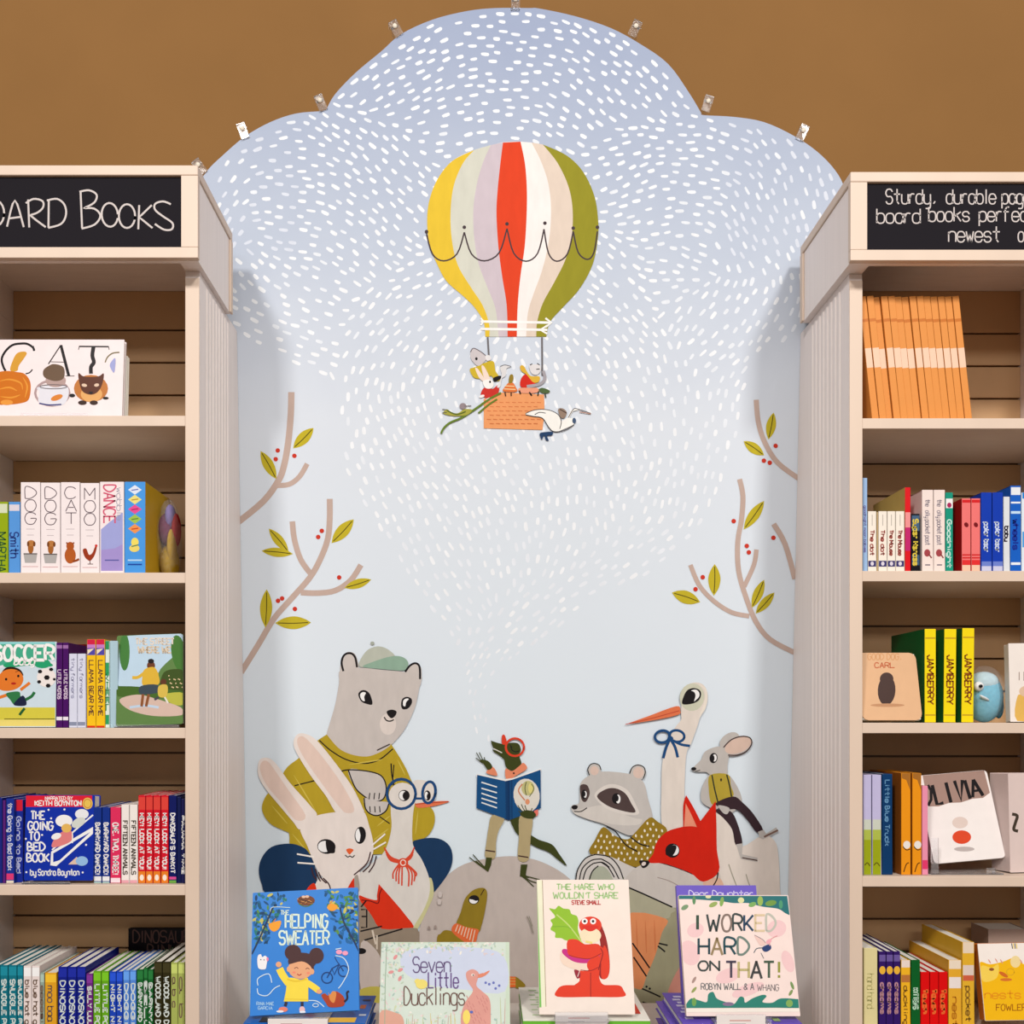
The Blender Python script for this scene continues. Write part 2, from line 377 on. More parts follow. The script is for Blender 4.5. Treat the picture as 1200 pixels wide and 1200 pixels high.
# --- balloon
T = (480, 150, 4.617)
edges = [[(350, 120), (230, 180), (150, 280), (105, 400), (95, 520), (110, 640), (150, 740), (200, 830), (290, 910), (350, 970), (400, 1050), (410, 1130)],
 [(350, 120), (290, 190), (240, 310), (222, 450), (228, 600), (260, 740), (330, 860), (395, 960), (430, 1060), (432, 1130)],
 [(440, 93), (400, 180), (365, 300), (345, 440), (350, 600), (375, 740), (420, 860), (465, 980), (482, 1130)],
 [(505, 80), (490, 200), (475, 350), (470, 470), (480, 640), (500, 800), (525, 960), (530, 1130)],
 [(600, 75), (625, 200), (635, 350), (632, 500), (622, 650), (600, 800), (585, 960), (580, 1130)],
 [(660, 80), (710, 180), (750, 300), (765, 440), (755, 600), (720, 760), (670, 900), (640, 1000), (630, 1130)],
 [(720, 90), (800, 190), (860, 320), (882, 450), (875, 600), (840, 720), (780, 840), (720, 950), (690, 1050), (685, 1130)],
 [(720, 90), (850, 150), (940, 240), (1000, 370), (1020, 500), (1018, 600), (990, 740), (920, 870), (830, 970), (760, 1050), (740, 1130)]]
bal = part('painted_balloon', T)
bal.fill([(505, 78), (505, 78)] + edges[0] + [(410, 1130), (740, 1130)] + edges[7][::-1] + [(720, 90), (600, 75)], (244, 238, 234))
bobj = bal.build()
gc = [(232, 196, 58), (214, 214, 200), (208, 194, 202), (226, 70, 36), (246, 240, 236), (228, 210, 194), (152, 146, 42)]
for i in range(7):
    q = sub('painted_gore', bobj, T)
    e0 = smooth(edges[i], False, 5); e1 = smooth(edges[i + 1], False, 5)
    q.poly(e0 + e1[::-1], gc[i]); q.build()
q = sub('painted_garland', bobj, T); dk = (74, 62, 66)
sc_ = [(92, 575), (185, 720), (296, 565), (405, 720), (527, 545), (630, 722), (727, 548), (797, 722), (885, 560), (962, 712), (1016, 560)]
for i in range(0, 10, 2):
    (x0, y0), (xm, ym), (x1, y1) = sc_[i:i + 3]
    q.line([(x0, y0), (x0 + (xm - x0) * .35, y0 + (ym - y0) * .75), (xm, ym), (x1 - (x1 - xm) * .35, y1 + (ym - y1) * .75), (x1, y1)], 8, dk)
for x, y in ((92, 562), (296, 538), (527, 520), (732, 516), (885, 543), (1016, 538)): q.ell(x, y, 10, 10, dk, n=10)
q.build()
q = sub('painted_arrow', bobj, T); wt = (250, 248, 244)
q.line([(385, 1048), (765, 1054)], 13, wt, False); q.line([(385, 1030), (400, 1048), (385, 1068)], 10, wt, False); q.line([(735, 1030), (768, 1054), (735, 1078)], 11, wt, False)
q.line([(385, 1088), (745, 1093)], 13, wt, False); q.line([(745, 1070), (705, 1093), (745, 1114)], 11, wt, False); q.build()
T = (500, 380, 5.4545)
sub('painted_rope', bobj, T).line([(390, 84), (398, 215)], 11, (112, 108, 110), False).build(); sub('painted_rope', bobj, T).line([(737, 84), (739, 330)], 11, (112, 108, 110), False).build()
q = sub('painted_basket', bobj, T)
q.fill([(365, 480), (365, 480), (420, 450), (480, 437), (750, 450), (750, 450), (752, 560), (740, 676), (740, 676), (365, 666), (365, 666)], (238, 160, 104))
for r in range(6):
    for k in range(9 - (r % 2)):
        x = 385 + k * 40 + (r % 2) * 18; y = 500 + r * 27
        q.line([(x, y), (x + 26, y + 2)], 5, (214, 122, 72), False)
q.build()
def crowd(name, fn): 
    q = sub(name, bobj, T); fn(q); q.build()
def f1(q):   # bear leaning out in a yellow jumper
    q.fill([(275, 290), (310, 275), (420, 235), (440, 300), (472, 350), (445, 365), (410, 330), (390, 350), (340, 350), (300, 340)], (206, 178, 48))
    q.fill([(280, 180), (300, 155), (350, 180), (380, 205), (375, 235), (330, 268), (295, 240), (282, 215)], (208, 200, 202)); q.line([(280, 180), (300, 155), (350, 180), (385, 210)], 6, (110, 100, 104))
    q.ell(318, 222, 8, 10, BLACK); q.fill([(425, 345), (470, 330), (475, 350), (435, 368)], BLACK)
    q.fill([(375, 205), (400, 200), (412, 225), (385, 235)], (232, 228, 228))
def f2(q):   # rabbit in red
    q.fill([(370, 405), (420, 415), (455, 390), (462, 430), (420, 475), (375, 470), (345, 450)], (204, 52, 44))
    q.fill([(310, 285), (330, 290), (380, 370), (340, 350)], (244, 222, 208)); q.fill([(350, 275), (370, 275), (410, 365), (378, 375)], (244, 222, 208))
    q.fill([(360, 365), (410, 355), (428, 385), (415, 410), (375, 408)], (248, 244, 240)); q.ell(405, 370, 6, 8, BLACK)
    q.ell(352, 462, 18, 9, (244, 240, 238), 20); q.ell(398, 480, 20, 9, (244, 240, 238), 20)
def f3(q):   # goose and small snake in striped jumper
    q.fill([(470, 280), (500, 260), (540, 272), (510, 285), (505, 330), (480, 350), (470, 400), (450, 400), (480, 330)], (226, 224, 224)); q.line([(470, 272), (500, 262), (540, 272)], 6, (130, 128, 132))
    q.fill([(488, 430), (505, 395), (525, 375), (550, 375), (568, 400), (575, 432)], (226, 120, 60)); q.line([(500, 395), (560, 398)], 5, (244, 220, 170)); q.line([(495, 415), (568, 418)], 5, (244, 220, 170))
    q.fill([(525, 375), (530, 330), (548, 322), (555, 345), (545, 375)], (148, 124, 44)); q.line([(500, 435), (505, 462)], 8, (80, 50, 40)); q.line([(540, 435), (540, 460)], 8, (80, 50, 40))
def f4(q):   # raccoon in yellow with red
    q.fill([(600, 400), (605, 345), (640, 320), (680, 360), (700, 395), (660, 405)], (214, 44, 32)); q.fill([(597, 270), (620, 268), (660, 330), (720, 335), (715, 370), (680, 372), (640, 325), (605, 300)], (222, 178, 60))
    q.fill([(655, 265), (690, 258), (722, 262), (730, 295), (705, 325), (670, 315)], (226, 222, 222)); q.line([(660, 262), (675, 255)], 6, BLACK); q.line([(705, 252), (722, 262)], 6, BLACK); q.line([(700, 290), (722, 288)], 6, BLACK)
    q.line([(640, 400), (720, 385), (755, 350), (745, 300)], 20, (170, 164, 170)); q.fill([(590, 410), (660, 408), (710, 410), (705, 438), (600, 440)], (236, 160, 128))
    q.line([(592, 425), (600, 448)], 9, BLACK); q.line([(655, 435), (672, 458)], 9, BLACK); q.line([(715, 430), (710, 460)], 9, (60, 60, 40))
    q.fill([(715, 420), (740, 408), (785, 425), (780, 440), (740, 442)], (82, 104, 62)); q.line([(755, 440), (762, 470)], 8, (60, 70, 50))
def f5(q):   # green lizard trailing on its tail
    q.line([(475, 440), (400, 480), (300, 550), (220, 600), (150, 630), (110, 665), (92, 700)], 13, (104, 128, 44)); q.line([(450, 480), (390, 520), (330, 570)], 11, (104, 128, 44))
    q.fill([(105, 570), (130, 545), (160, 565), (200, 570), (240, 545), (290, 548), (260, 580), (200, 588), (150, 585)], (170, 166, 70)); q.line([(130, 552), (190, 578), (250, 560)], 9, (90, 104, 40))
    q.ell(232, 525, 22, 20, (150, 136, 140)); q.line([(100, 545), (130, 548)], 5, (90, 88, 80)); q.line([(100, 568), (130, 565)], 5, (90, 88, 80)); q.line([(240, 525), (285, 522)], 5, (120, 112, 110))
def f6(q):   # stork flying with a mouse on its back
    q.fill([(632, 575), (690, 550), (770, 548), (840, 580), (860, 620), (900, 600), (945, 610), (940, 640), (880, 670), (820, 690), (780, 660), (740, 605), (690, 590)], (248, 246, 240))
    for pts in ([(632, 572), (690, 550), (770, 548), (835, 575), (860, 620), (850, 670)], [(632, 580), (680, 590), (740, 602), (780, 660), (815, 688), (880, 680), (942, 645)], [(690, 580), (720, 565), (760, 570)]): q.line(pts, 5, (70, 66, 70))
    q.line([(905, 600), (930, 555), (965, 545)], 12, (248, 246, 240)); q.line([(905, 598), (935, 548), (960, 542), (1050, 572)], 5, (90, 80, 80)); q.line([(975, 562), (1048, 574)], 5, (190, 140, 120))
    q.fill([(722, 700), (760, 690), (805, 690), (800, 712), (770, 715), (780, 745), (760, 740), (750, 712), (735, 740)], (38, 66, 104)); q.ell(942, 618, 12, 18, (70, 90, 120))
    q.fill([(840, 545), (870, 540), (895, 565), (880, 600), (855, 595)], (150, 128, 112)); q.line([(850, 545), (895, 570)], 6, (70, 56, 50))
for n_, f_ in (('painted_bear', f1), ('painted_rabbit', f2), ('painted_snake', f3), ('painted_raccoon', f4), ('painted_lizard', f5), ('painted_stork', f6)): crowd(n_, f_)

# --- rock mound behind the group
p = part('painted_rock')
p.fill([(470, 1215), (470, 1215), (485, 1120), (500, 1060), (520, 1030), (545, 1012), (583, 1004), (612, 1004), (640, 1012), (668, 1030), (690, 1060), (720, 1120), (735, 1215), (735, 1215)], (196, 183, 175)).build()
# --- bear
A = (280, 740, 3.3346)
MUST = (184, 158, 40); NAVY = (24, 56, 92); TAUPE = (203, 194, 188)
p = part('painted_bear', A)
p.fill([(398, 158), (402, 110), (415, 85), (438, 80), (458, 95), (468, 150), (440, 170)], TAUPE); p.fill([(648, 165), (665, 135), (685, 121), (705, 130), (714, 155), (706, 215), (660, 180)], TAUPE)
p.fill([(398, 150), (392, 200), (378, 280), (358, 350), (344, 400), (350, 430), (390, 465), (440, 486), (500, 492), (550, 476), (590, 448), (635, 400), (665, 350), (690, 290), (705, 220), (712, 172), (650, 158), (560, 150), (480, 142)], TAUPE)
hd = p.build()
q = sub('cap', hd, A); q.fill([(470, 135), (475, 110), (500, 75), (530, 60), (560, 60), (590, 75), (610, 100), (560, 112), (500, 138)], (186, 190, 176)); q.fill([(485, 138), (520, 120), (590, 98), (630, 97), (655, 110), (662, 130), (645, 152), (560, 147)], (144, 174, 154)); q.ell(522, 46, 8, 7, (166, 172, 160)); q.build()
q = sub('ear_outline', hd, A); q.line([(409, 155), (402, 125), (407, 100), (420, 87), (440, 86), (455, 102), (462, 140)], 8, BLACK); q.line([(650, 158), (668, 134), (690, 124), (706, 138), (708, 186)], 8, BLACK); q.build()
q = sub('eye', hd, A); q.fill([(467, 245), (480, 230), (500, 232), (515, 250), (522, 284), (500, 283), (478, 272)], BLACK); q.fill([(474, 247), (484, 237), (496, 240), (490, 255), (492, 272), (480, 266)], WHITE); q.build()
q = sub('eye', hd, A); q.fill([(634, 290), (638, 265), (655, 255), (674, 262), (676, 280), (662, 300), (642, 304)], BLACK); q.fill([(642, 288), (643, 270), (654, 262), (664, 264), (654, 276), (650, 292)], WHITE); q.build()
q = sub('muzzle', hd, A); q.ell(583, 362, 32, 42, (224, 212, 204)); q.fill([(578, 312), (598, 305), (616, 312), (612, 328), (598, 339), (585, 330)], BLACK); q.line([(568, 334), (577, 347), (592, 350), (606, 344)], 5, BLACK); q.line([(540, 464), (590, 440)], 5, (60, 50, 46)); q.build()
q = sub('jumper', hd, A)
q.fill([(344, 402), (344, 402), (390, 455), (440, 480), (500, 488), (550, 472), (590, 447), (595, 440), (640, 510), (668, 568), (690, 640), (680, 830), (585, 862), (530, 870), (280, 870), (205, 850), (195, 780), (150, 650), (178, 545), (240, 490), (300, 432)], MUST)
q.fill([(122, 625), (97, 660), (92, 700), (118, 745), (165, 772), (260, 800), (260, 700), (170, 600)], MUST); q.fill([(670, 690), (730, 680), (760, 700), (765, 745), (745, 790), (705, 815), (675, 800)], MUST)
for ln in ([(315, 425), (360, 465), (420, 500), (490, 515), (550, 500), (602, 458)], [(218, 602), (298, 582)]): q.line(ln, 5, (40, 32, 24))
for ln in ([(215, 560), (300, 700)], [(250, 500), (320, 560)], [(430, 520), (560, 500)], [(600, 560), (650, 660)], [(540, 760), (590, 720)], [(520, 820), (585, 770)], [(130, 680), (190, 750)], [(700, 700), (690, 790)], [(620, 500), (650, 560)], [(210, 790), (260, 850)]): q.line(ln, 5, (208, 186, 80), taper=True)
q.build()
q = sub('paw', hd, A)
q.fill([(428, 540), (500, 545), (555, 562), (575, 600), (572, 640), (555, 660), (520, 662), (480, 635), (455, 612)], TAUPE); q.line([(395, 548), (428, 540), (500, 545), (555, 562), (575, 600), (572, 640), (555, 660), (520, 662), (480, 635), (457, 612), (440, 575), (428, 540)], 5, BLACK)
q.fill([(490, 650), (540, 662), (585, 668), (575, 700), (545, 718), (515, 712), (495, 690)], TAUPE); q.line([(490, 650), (495, 690), (515, 712), (545, 718), (575, 700), (586, 672)], 5, BLACK)
for x in (512, 531, 550): q.line([(x, 630), (x - 3, 655)], 4, BLACK); q.line([(x, 682), (x + 2, 706)], 4, BLACK)
q.line([(595, 515), (598, 560), (608, 610), (604, 650)], 5, BLACK); q.line([(606, 520), (600, 600)], 4, BLACK); q.line([(550, 722), (590, 750)], 4, BLACK); q.build()
q = sub('trouser_leg', hd, A)
q.fill([(190, 828), (130, 840), (92, 880), (79, 930), (90, 985), (120, 1025), (290, 1025), (300, 930), (272, 860), (235, 835)], NAVY); q.build(); q = sub('trouser_leg', hd, A)
q.fill([(675, 828), (720, 808), (780, 808), (822, 835), (835, 880), (825, 930), (790, 985), (750, 1024), (742, 960), (700, 890)], NAVY); q.build()
# --- goose
CRM = (228, 220, 212)
p = part('painted_goose', A)
p.fill([(745, 960), (762, 1020), (740, 1080), (705, 1150), (680, 1180), (650, 1170), (700, 1080)], (206, 202, 150))
p.fill([(600, 620), (660, 598), (690, 640), (680, 720), (680, 830), (715, 890), (743, 960), (745, 1020), (725, 1080), (690, 1140), (662, 1180), (600, 1180), (500, 1170), (420, 1100), (410, 1000), (450, 960), (500, 920), (560, 870), (585, 820), (597, 760), (594, 700)], (224, 217, 209))
p.fill([(680, 590), (720, 580), (760, 600), (770, 650), (740, 672), (690, 672)], CRM); p.ell(640, 640, 54, 50, CRM)
g = p.build()
q = sub('beak', g, A); q.fill([(688, 672), (688, 672), (760, 663), (824, 663), (760, 682), (700, 688)], (232, 120, 80)); q.line([(690, 674), (820, 664)], 3, (180, 60, 40)); q.build()
q = sub('spectacles', g, A); q.ring(635, 634, 56, 58, 11, (30, 72, 122)); q.ring(743, 628, 25, 42, 11, (30, 72, 122), -8); q.line([(690, 652), (716, 652)], 9, (30, 72, 122)); q.build()
q = sub('eye', g, A); q.ell(646, 640, 22, 22, BLACK); q.ell(642, 640, 16, 18, WHITE); q.ell(652, 641, 12, 16, BLACK); q.ell(737, 640, 13, 20, BLACK, 5); q.ell(733, 640, 7, 15, WHITE); q.ell(740, 644, 6, 11, BLACK); q.build()
q = sub('neckerchief', g, A); SR = (220, 74, 46)
for k in range(4):
    q.line([(568 + k * 3, 842 + k * 9), (595, 880 + k * 5), (640, 896 + k * 3)], 5, SR); q.line([(686 - k * 2, 842 + k * 9), (670, 872 + k * 5), (642, 896 + k * 3)], 5, SR)
for a, b_ in ((604, 965), (616, 975), (626, 985), (638, 992), (664, 995), (676, 990), (686, 975), (692, 955)): q.line([(640 + (a - 645) * .3, 905), (a, 940), (a - 1, b_)], 6, SR)
q.ell(642, 902, 20, 18, SR); q.ring(642, 902, 10, 11, 4, (244, 220, 205)); q.build()
q = sub('red_wrap', g, A)
q.fill([(470, 1030), (500, 1040), (538, 1048), (540, 1030), (547, 985), (547, 985), (600, 1045), (650, 1105), (680, 1160), (560, 1165), (510, 1095), (480, 1060)], (222, 52, 22)); q.line([(480, 1048), (515, 1052), (545, 1060), (550, 1025), (560, 1002)], 4, (110, 20, 20)); q.build()
q = sub('lower_legs', g, A); q.fill([(440, 1050), (480, 1060), (520, 1110), (560, 1160), (680, 1156), (702, 1170), (706, 1215), (706, 1560), (440, 1560)], (150, 134, 116))
for ln in ([(475, 1170), (560, 1150)], [(490, 1205), (640, 1160)], [(478, 1085), (500, 1085), (500, 1155), (478, 1155)], [(480, 1112), (500, 1112)], [(478, 1075), (498, 1050)]): q.line(ln, 6, BLACK, False)
q.line([(522, 1165), (535, 1220)], 7, (220, 206, 188)); q.line([(540, 1185), (540, 1240)], 6, (220, 206, 188))
q.fill([(478, 1215), (530, 1235), (560, 1300), (540, 1400), (478, 1400)], (206, 192, 184)); q.ell(478, 1247, 20, 12, BLACK); q.fill([(470, 1400), (560, 1390), (560, 1470), (470, 1480)], (198, 186, 84)); q.build()
# --- rabbit
RW = (236, 224, 216); RP = (230, 204, 190)
p = part('painted_rabbit', A)
p.fill([(85, 498), (75, 530), (80, 570), (110, 620), (160, 680), (215, 745), (243, 772), (305, 722), (280, 680), (200, 590), (150, 520), (118, 494)], RW)
p.fill([(228, 403), (215, 430), (225, 470), (280, 560), (340, 640), (392, 715), (482, 705), (485, 690), (440, 600), (360, 490), (300, 420), (255, 398)], RW)
p.fill([(300, 985), (330, 960), (400, 965), (470, 930), (465, 1010), (440, 1060), (300, 1040)], RW)
p.fill([(240, 762), (300, 720), (395, 703), (482, 698), (510, 760), (526, 830), (520, 880), (490, 920), (440, 958), (375, 978), (330, 960), (300, 915), (270, 840)], RW)
r = p.build()
q = sub('inner_ear', r, A); q.fill([(92, 508), (84, 540), (110, 600), (165, 665), (222, 735), (262, 718), (190, 612), (135, 532), (112, 506)], RP); q.build()
q = sub('inner_ear', r, A); q.fill([(235, 412), (230, 440), (260, 500), (330, 600), (390, 680), (420, 708), (452, 692), (400, 590), (320, 480), (262, 416)], RP); q.build()
q = sub('eye', r, A); q.ell(343, 839, 36, 29, BLACK, -8); q.ell(336, 839, 26, 22, WHITE); q.fill([(342, 815), (365, 818), (376, 842), (374, 864), (350, 862), (342, 842)], BLACK); q.build()
q = sub('eye', r, A); q.ell(475, 795, 22, 34, BLACK, -6); q.ell(469, 795, 13, 26, WHITE); q.fill([(470, 768), (486, 768), (494, 790), (488, 812), (472, 824), (476, 795)], BLACK); q.build()
q = sub('nose', r, A); q.fill([(420, 852), (434, 846), (449, 852), (440, 864), (432, 870)], (232, 100, 50)); q.line([(416, 872), (426, 880), (435, 876), (444, 881), (453, 873)], 4, BLACK); q.build()
q = sub('whiskers', r, A)
for ln in ([(520, 835), (572, 790)], [(526, 850), (575, 822)], [(228, 868), (295, 880)], [(230, 902), (298, 907)]): q.line(ln, 6, (248, 240, 232))
for ln in ([(524, 870), (512, 910), (485, 938)], [(538, 875), (528, 910), (508, 940)], [(515, 860), (500, 905), (450, 950)], [(285, 920), (292, 950), (305, 970)], [(312, 938), (322, 962), (343, 982)], [(300, 925), (308, 952), (320, 975)], [(330, 962), (352, 985), (360, 1010)]): q.line(ln, 5, (70, 40, 44))
q.build()
q = sub('red_coat', r, A); q.fill([(262, 1015), (285, 985), (300, 988), (304, 1040), (262, 1060)], (222, 52, 22)); q.fill([(420, 1012), (445, 968), (452, 972), (452, 1060), (400, 1060)], (222, 52, 22)); q.fill([(452, 960), (466, 952), (472, 1010), (455, 1010)], (170, 158, 146)); q.build()

# --- lizard reading
B = (500, 840, 6.0); DG = (62, 68, 26); BB = (20, 78, 130)
p = part('painted_lizard', B)
p.fill([(590, 720), (650, 700), (650, 780), (735, 830), (790, 862), (880, 895), (930, 960), (985, 1045), (925, 1003), (860, 950), (790, 922), (725, 888), (640, 825), (610, 780)], DG)
p.fill([(450, 165), (450, 165), (500, 182), (545, 190), (600, 180), (645, 188), (662, 230), (650, 270), (666, 325), (650, 360), (620, 375), (580, 370), (555, 345), (543, 295), (520, 262), (470, 220)], DG)
p.fill([(465, 228), (500, 245), (545, 270), (550, 300), (510, 268), (470, 242)], DG)
p.line([(470, 222), (530, 252)], 6, (236, 230, 220)); lz = p.build()
q = sub('shirt', lz, B); q.fill([(555, 362), (600, 380), (650, 345), (680, 322), (705, 362), (640, 405), (582, 440), (555, 428)], (232, 140, 104)); q.fill([(418, 385), (465, 350), (497, 410), (440, 402)], (232, 140, 104)); q.ell(612, 395, 7, 7, (60, 40, 40)); q.fill([(755, 655), (780, 650), (782, 685), (765, 695)], (236, 120, 104)); q.build()
q = sub('spectacles', lz, B); q.ring(620, 212, 64, 62, 15, (222, 66, 40)); q.fill([(533, 126), (550, 130), (562, 185), (532, 192), (527, 150)], (222, 66, 40)); q.line([(592, 208), (600, 232), (625, 245), (650, 238)], 6, BLACK); q.line([(585, 195), (600, 215)], 5, BLACK); q.build()
q = sub('hand', lz, B); q.fill([(375, 300), (430, 308), (462, 350), (432, 372), (402, 332)], DG)
for ln in ([(350, 250), (368, 285), (385, 312)], [(370, 248), (385, 280), (398, 312)], [(405, 282), (410, 312)], [(345, 288), (370, 305), (392, 322)]): q.line(ln, 6, DG)
q.build()
q = sub('trouser_leg', lz, B); KH = (182, 164, 122)
q.fill([(460, 690), (545, 712), (505, 800), (488, 880), (480, 990), (412, 985), (420, 880), (435, 780)], KH); q.line([(414, 936), (482, 946)], 9, (60, 30, 34), False); q.build(); q = sub('trouser_leg', lz, B); q.fill([(655, 695), (742, 705), (730, 850), (715, 1002), (643, 998), (648, 850)], KH)
q.line([(642, 974), (714, 986)], 9, (60, 30, 34), False); q.build()
q = sub('foot', lz, B); q.fill([(418, 985), (460, 988), (452, 1040), (432, 1087), (400, 1062), (412, 1035)], DG, False)
for ln in ([(425, 1078), (360, 1030), (300, 985)], [(422, 1070), (370, 1015), (325, 965)], [(428, 1080), (345, 1010)]): q.line(ln, 7, DG)
q.build()
q = sub('foot', lz, B); q.fill([(662, 1035), (708, 1035), (696, 1108), (720, 1130), (655, 1118)], DG, False)
for ln in ([(670, 1110), (730, 1125), (795, 1142)], [(668, 1112), (730, 1150), (780, 1165)], [(665, 1112), (710, 1150), (752, 1190)]): q.line(ln, 7, DG)
q.build()
q = sub('open_book', lz, B)
q.fill([(350, 398), (550, 436), (600, 430), (803, 360), (806, 380), (560, 470), (350, 420)], (240, 238, 234), False)
q.fill([(355, 406), (552, 450), (556, 717), (350, 640)], BB, False); q.fill([(602, 440), (800, 370), (802, 640), (602, 716)], BB, False); q.fill([(552, 450), (602, 440), (604, 716), (575, 726), (556, 717)], (14, 58, 104), False); q.line([(573, 448), (575, 722)], 4, (10, 40, 80), False); q.line([(590, 446), (592, 720)], 3, (30, 90, 140), False)
for y0, y1 in ((458, 492), (500, 532), (535, 572), (570, 604), (600, 638)): q.line([(385, y0), (494, y1)], 9, (232, 234, 232), False)
q.ell(702, 550, 92, 118, (226, 220, 208), 8); q.ell(712, 500, 46, 52, (196, 190, 130)); q.line([(672, 470), (645, 520), (690, 585)], 9, (206, 130, 90)); q.line([(700, 455), (690, 500), (700, 550)], 6, (90, 96, 60)); q.ell(730, 500, 16, 36, (226, 214, 130)); q.line([(735, 470), (752, 505), (722, 560)], 5, (90, 96, 60)); q.ell(708, 595, 16, 20, (226, 150, 110)); q.build()
q = sub('hand', lz, B); q.fill([(655, 680), (690, 655), (740, 660), (768, 685), (745, 712), (690, 708)], DG)
for ln in ([(640, 620), (660, 650), (685, 675)], [(665, 612), (680, 645), (700, 668)], [(690, 620), (700, 650), (715, 670)], [(742, 640), (728, 670)], [(645, 660), (680, 685)]): q.line(ln, 6, DG)
q.build()

# --- snake
C = (430, 1020, 6.0)
p = part('painted_snake', C); OC = (146, 122, 34)
p.fill([(490, 520), (520, 440), (560, 415), (640, 440), (700, 480), (710, 1080), (500, 1080)], OC); p.fill([(630, 400), (660, 290), (690, 195), (740, 140), (790, 120), (832, 125), (846, 170), (830, 280), (805, 385), (775, 430)], OC)
p.fill([(1030, 745), (1060, 750), (1115, 805), (1060, 825), (1030, 800)], OC); p.fill([(900, 735), (1045, 742), (1045, 815), (900, 825)], (232, 110, 50), False)
for y in (752, 772, 792): p.line([(900, y), (1045, y + 2)], 7, (222, 160, 90), False)
sn = p.build()
q = sub('scarf', sn, C); q.fill([(625, 368), (700, 395), (782, 410), (778, 450), (755, 515), (690, 500), (598, 425)], (226, 108, 60))
for k in range(7): q.line([(640 + k * 20, 378 + k * 6), (622 + k * 20, 425 + k * 12)], 6, (238, 214, 190))
q.build()
q = sub('eye', sn, C); q.ell(752, 202, 38, 32, BLACK, 10); q.ell(750, 206, 30, 24, WHITE); q.fill([(722, 196), (740, 174), (775, 180), (786, 200), (768, 210), (745, 202)], BLACK); q.line([(825, 128), (812, 150), (800, 172)], 6, (60, 30, 20)); q.build()

# --- right-hand group: background body shapes, stork, mouse, raccoon, fox
D = (660, 780, 4.2857)
p = part('painted_stork', D)
p.fill([(760, 735), (820, 770), (870, 860), (900, 905), (1000, 850), (1060, 880), (1078, 960), (1085, 1120), (1090, 1300), (760, 1300), (755, 960)], (228, 217, 206))
p.fill([(590, 235), (600, 120), (650, 85), (700, 95), (722, 140), (712, 200), (690, 240), (672, 300), (640, 390), (615, 450), (606, 650), (605, 820), (500, 820), (492, 600), (497, 480), (520, 390), (560, 310), (590, 270)], (228, 217, 206))
p.line([(680, 92), (712, 120), (716, 165), (704, 215), (690, 240), (682, 262)], 14, (236, 226, 212), taper=True); st = p.build()
q = sub('face_patch', st, D); q.ell(645, 158, 62, 70, (206, 206, 184), -10); q.build()
q = sub('eye', st, D); q.fill([(596, 192), (602, 155), (622, 122), (655, 112), (684, 124), (690, 148), (676, 176), (640, 192)], BLACK); q.fill([(640, 125), (664, 120), (680, 135), (680, 155), (662, 174), (655, 178), (662, 150), (655, 132)], WHITE); q.build()
q = sub('beak', st, D); q.fill([(305, 296), (305, 296), (420, 255), (565, 203), (585, 225), (575, 246), (470, 270)], (226, 118, 76)); q.line([(312, 294), (450, 262), (580, 226)], 4, (186, 70, 50)); q.build()
q = sub('neck_bow', st, D); BW = (28, 74, 124); q.ring(496, 355, 38, 30, 13, BW, 10); q.ring(568, 353, 38, 29, 13, BW, -8); q.line([(536, 362), (515, 410), (500, 464)], 14, BW); q.line([(538, 370), (560, 410), (573, 460)], 14, BW); q.line([(550, 375), (590, 395), (634, 402)], 13, BW); q.ell(536, 366, 15, 13, BW); q.build()
q = sub('feather_lines', st, D); q.line([(828, 995), (845, 1045), (868, 1105)], 5, (160, 156, 138)); q.line([(915, 1045), (925, 1080), (935, 1105)], 5, (160, 156, 138)); q.build()
GM = (192, 186, 180)
p = part('painted_mouse', D)
p.ell(832, 376, 55, 36, GM, 35); p.ell(872, 402, 80, 46, GM, 22)
p.fill([(645, 518), (690, 470), (710, 430), (770, 405), (805, 415), (828, 450), (822, 500), (815, 548), (740, 548), (715, 533), (668, 532)], GM)
p.fill([(735, 548), (705, 585), (688, 640), (700, 690), (765, 720), (780, 690), (735, 655)], GM); p.fill([(828, 552), (868, 600), (893, 662), (885, 702), (825, 750), (798, 742), (790, 715), (850, 670)], GM); ms = p.build()
q = sub('ear', ms, D); q.ell(875, 400, 70, 37, (218, 190, 174), 22); q.line([(802, 410), (840, 372), (890, 355), (935, 362), (942, 395), (915, 430), (870, 448), (825, 448)], 6, (70, 50, 50)); q.build()
q = sub('eye', ms, D); q.ell(752, 463, 20, 26, BLACK, -8); q.ell(757, 462, 11, 18, WHITE); q.ell(746, 464, 11, 18, BLACK); q.ell(653, 517, 13, 9, BLACK); q.line([(660, 530), (685, 524)], 4, BLACK); q.build()
q = sub('waistcoat', ms, D); q.fill([(735, 548), (825, 545), (838, 600), (850, 655), (770, 690), (740, 690), (728, 620)], (180, 158, 56)); q.line([(744, 548), (758, 620), (774, 684)], 7, (44, 52, 40)); q.line([(818, 546), (832, 600), (842, 656)], 7, (44, 52, 40)); q.ell(790, 572, 5, 8, (60, 50, 30)); q.build()
q = sub('trousers', ms, D); DB = (56, 38, 44); q.fill([(762, 690), (850, 655), (900, 688), (950, 740), (1000, 822), (968, 834), (920, 770), (870, 722), (810, 720)], DB); q.fill([(756, 722), (835, 728), (872, 790), (896, 888), (862, 896), (845, 820), (800, 762)], DB)
q.fill([(775, 700), (830, 712), (822, 742), (800, 738)], GM); q.build()
q = sub('foot', ms, D); q.fill([(866, 895), (898, 890), (895, 945), (972, 962), (972, 984), (888, 968)], GM, False); q.line([(895, 962), (972, 976)], 6, (80, 56, 50)); q.build()
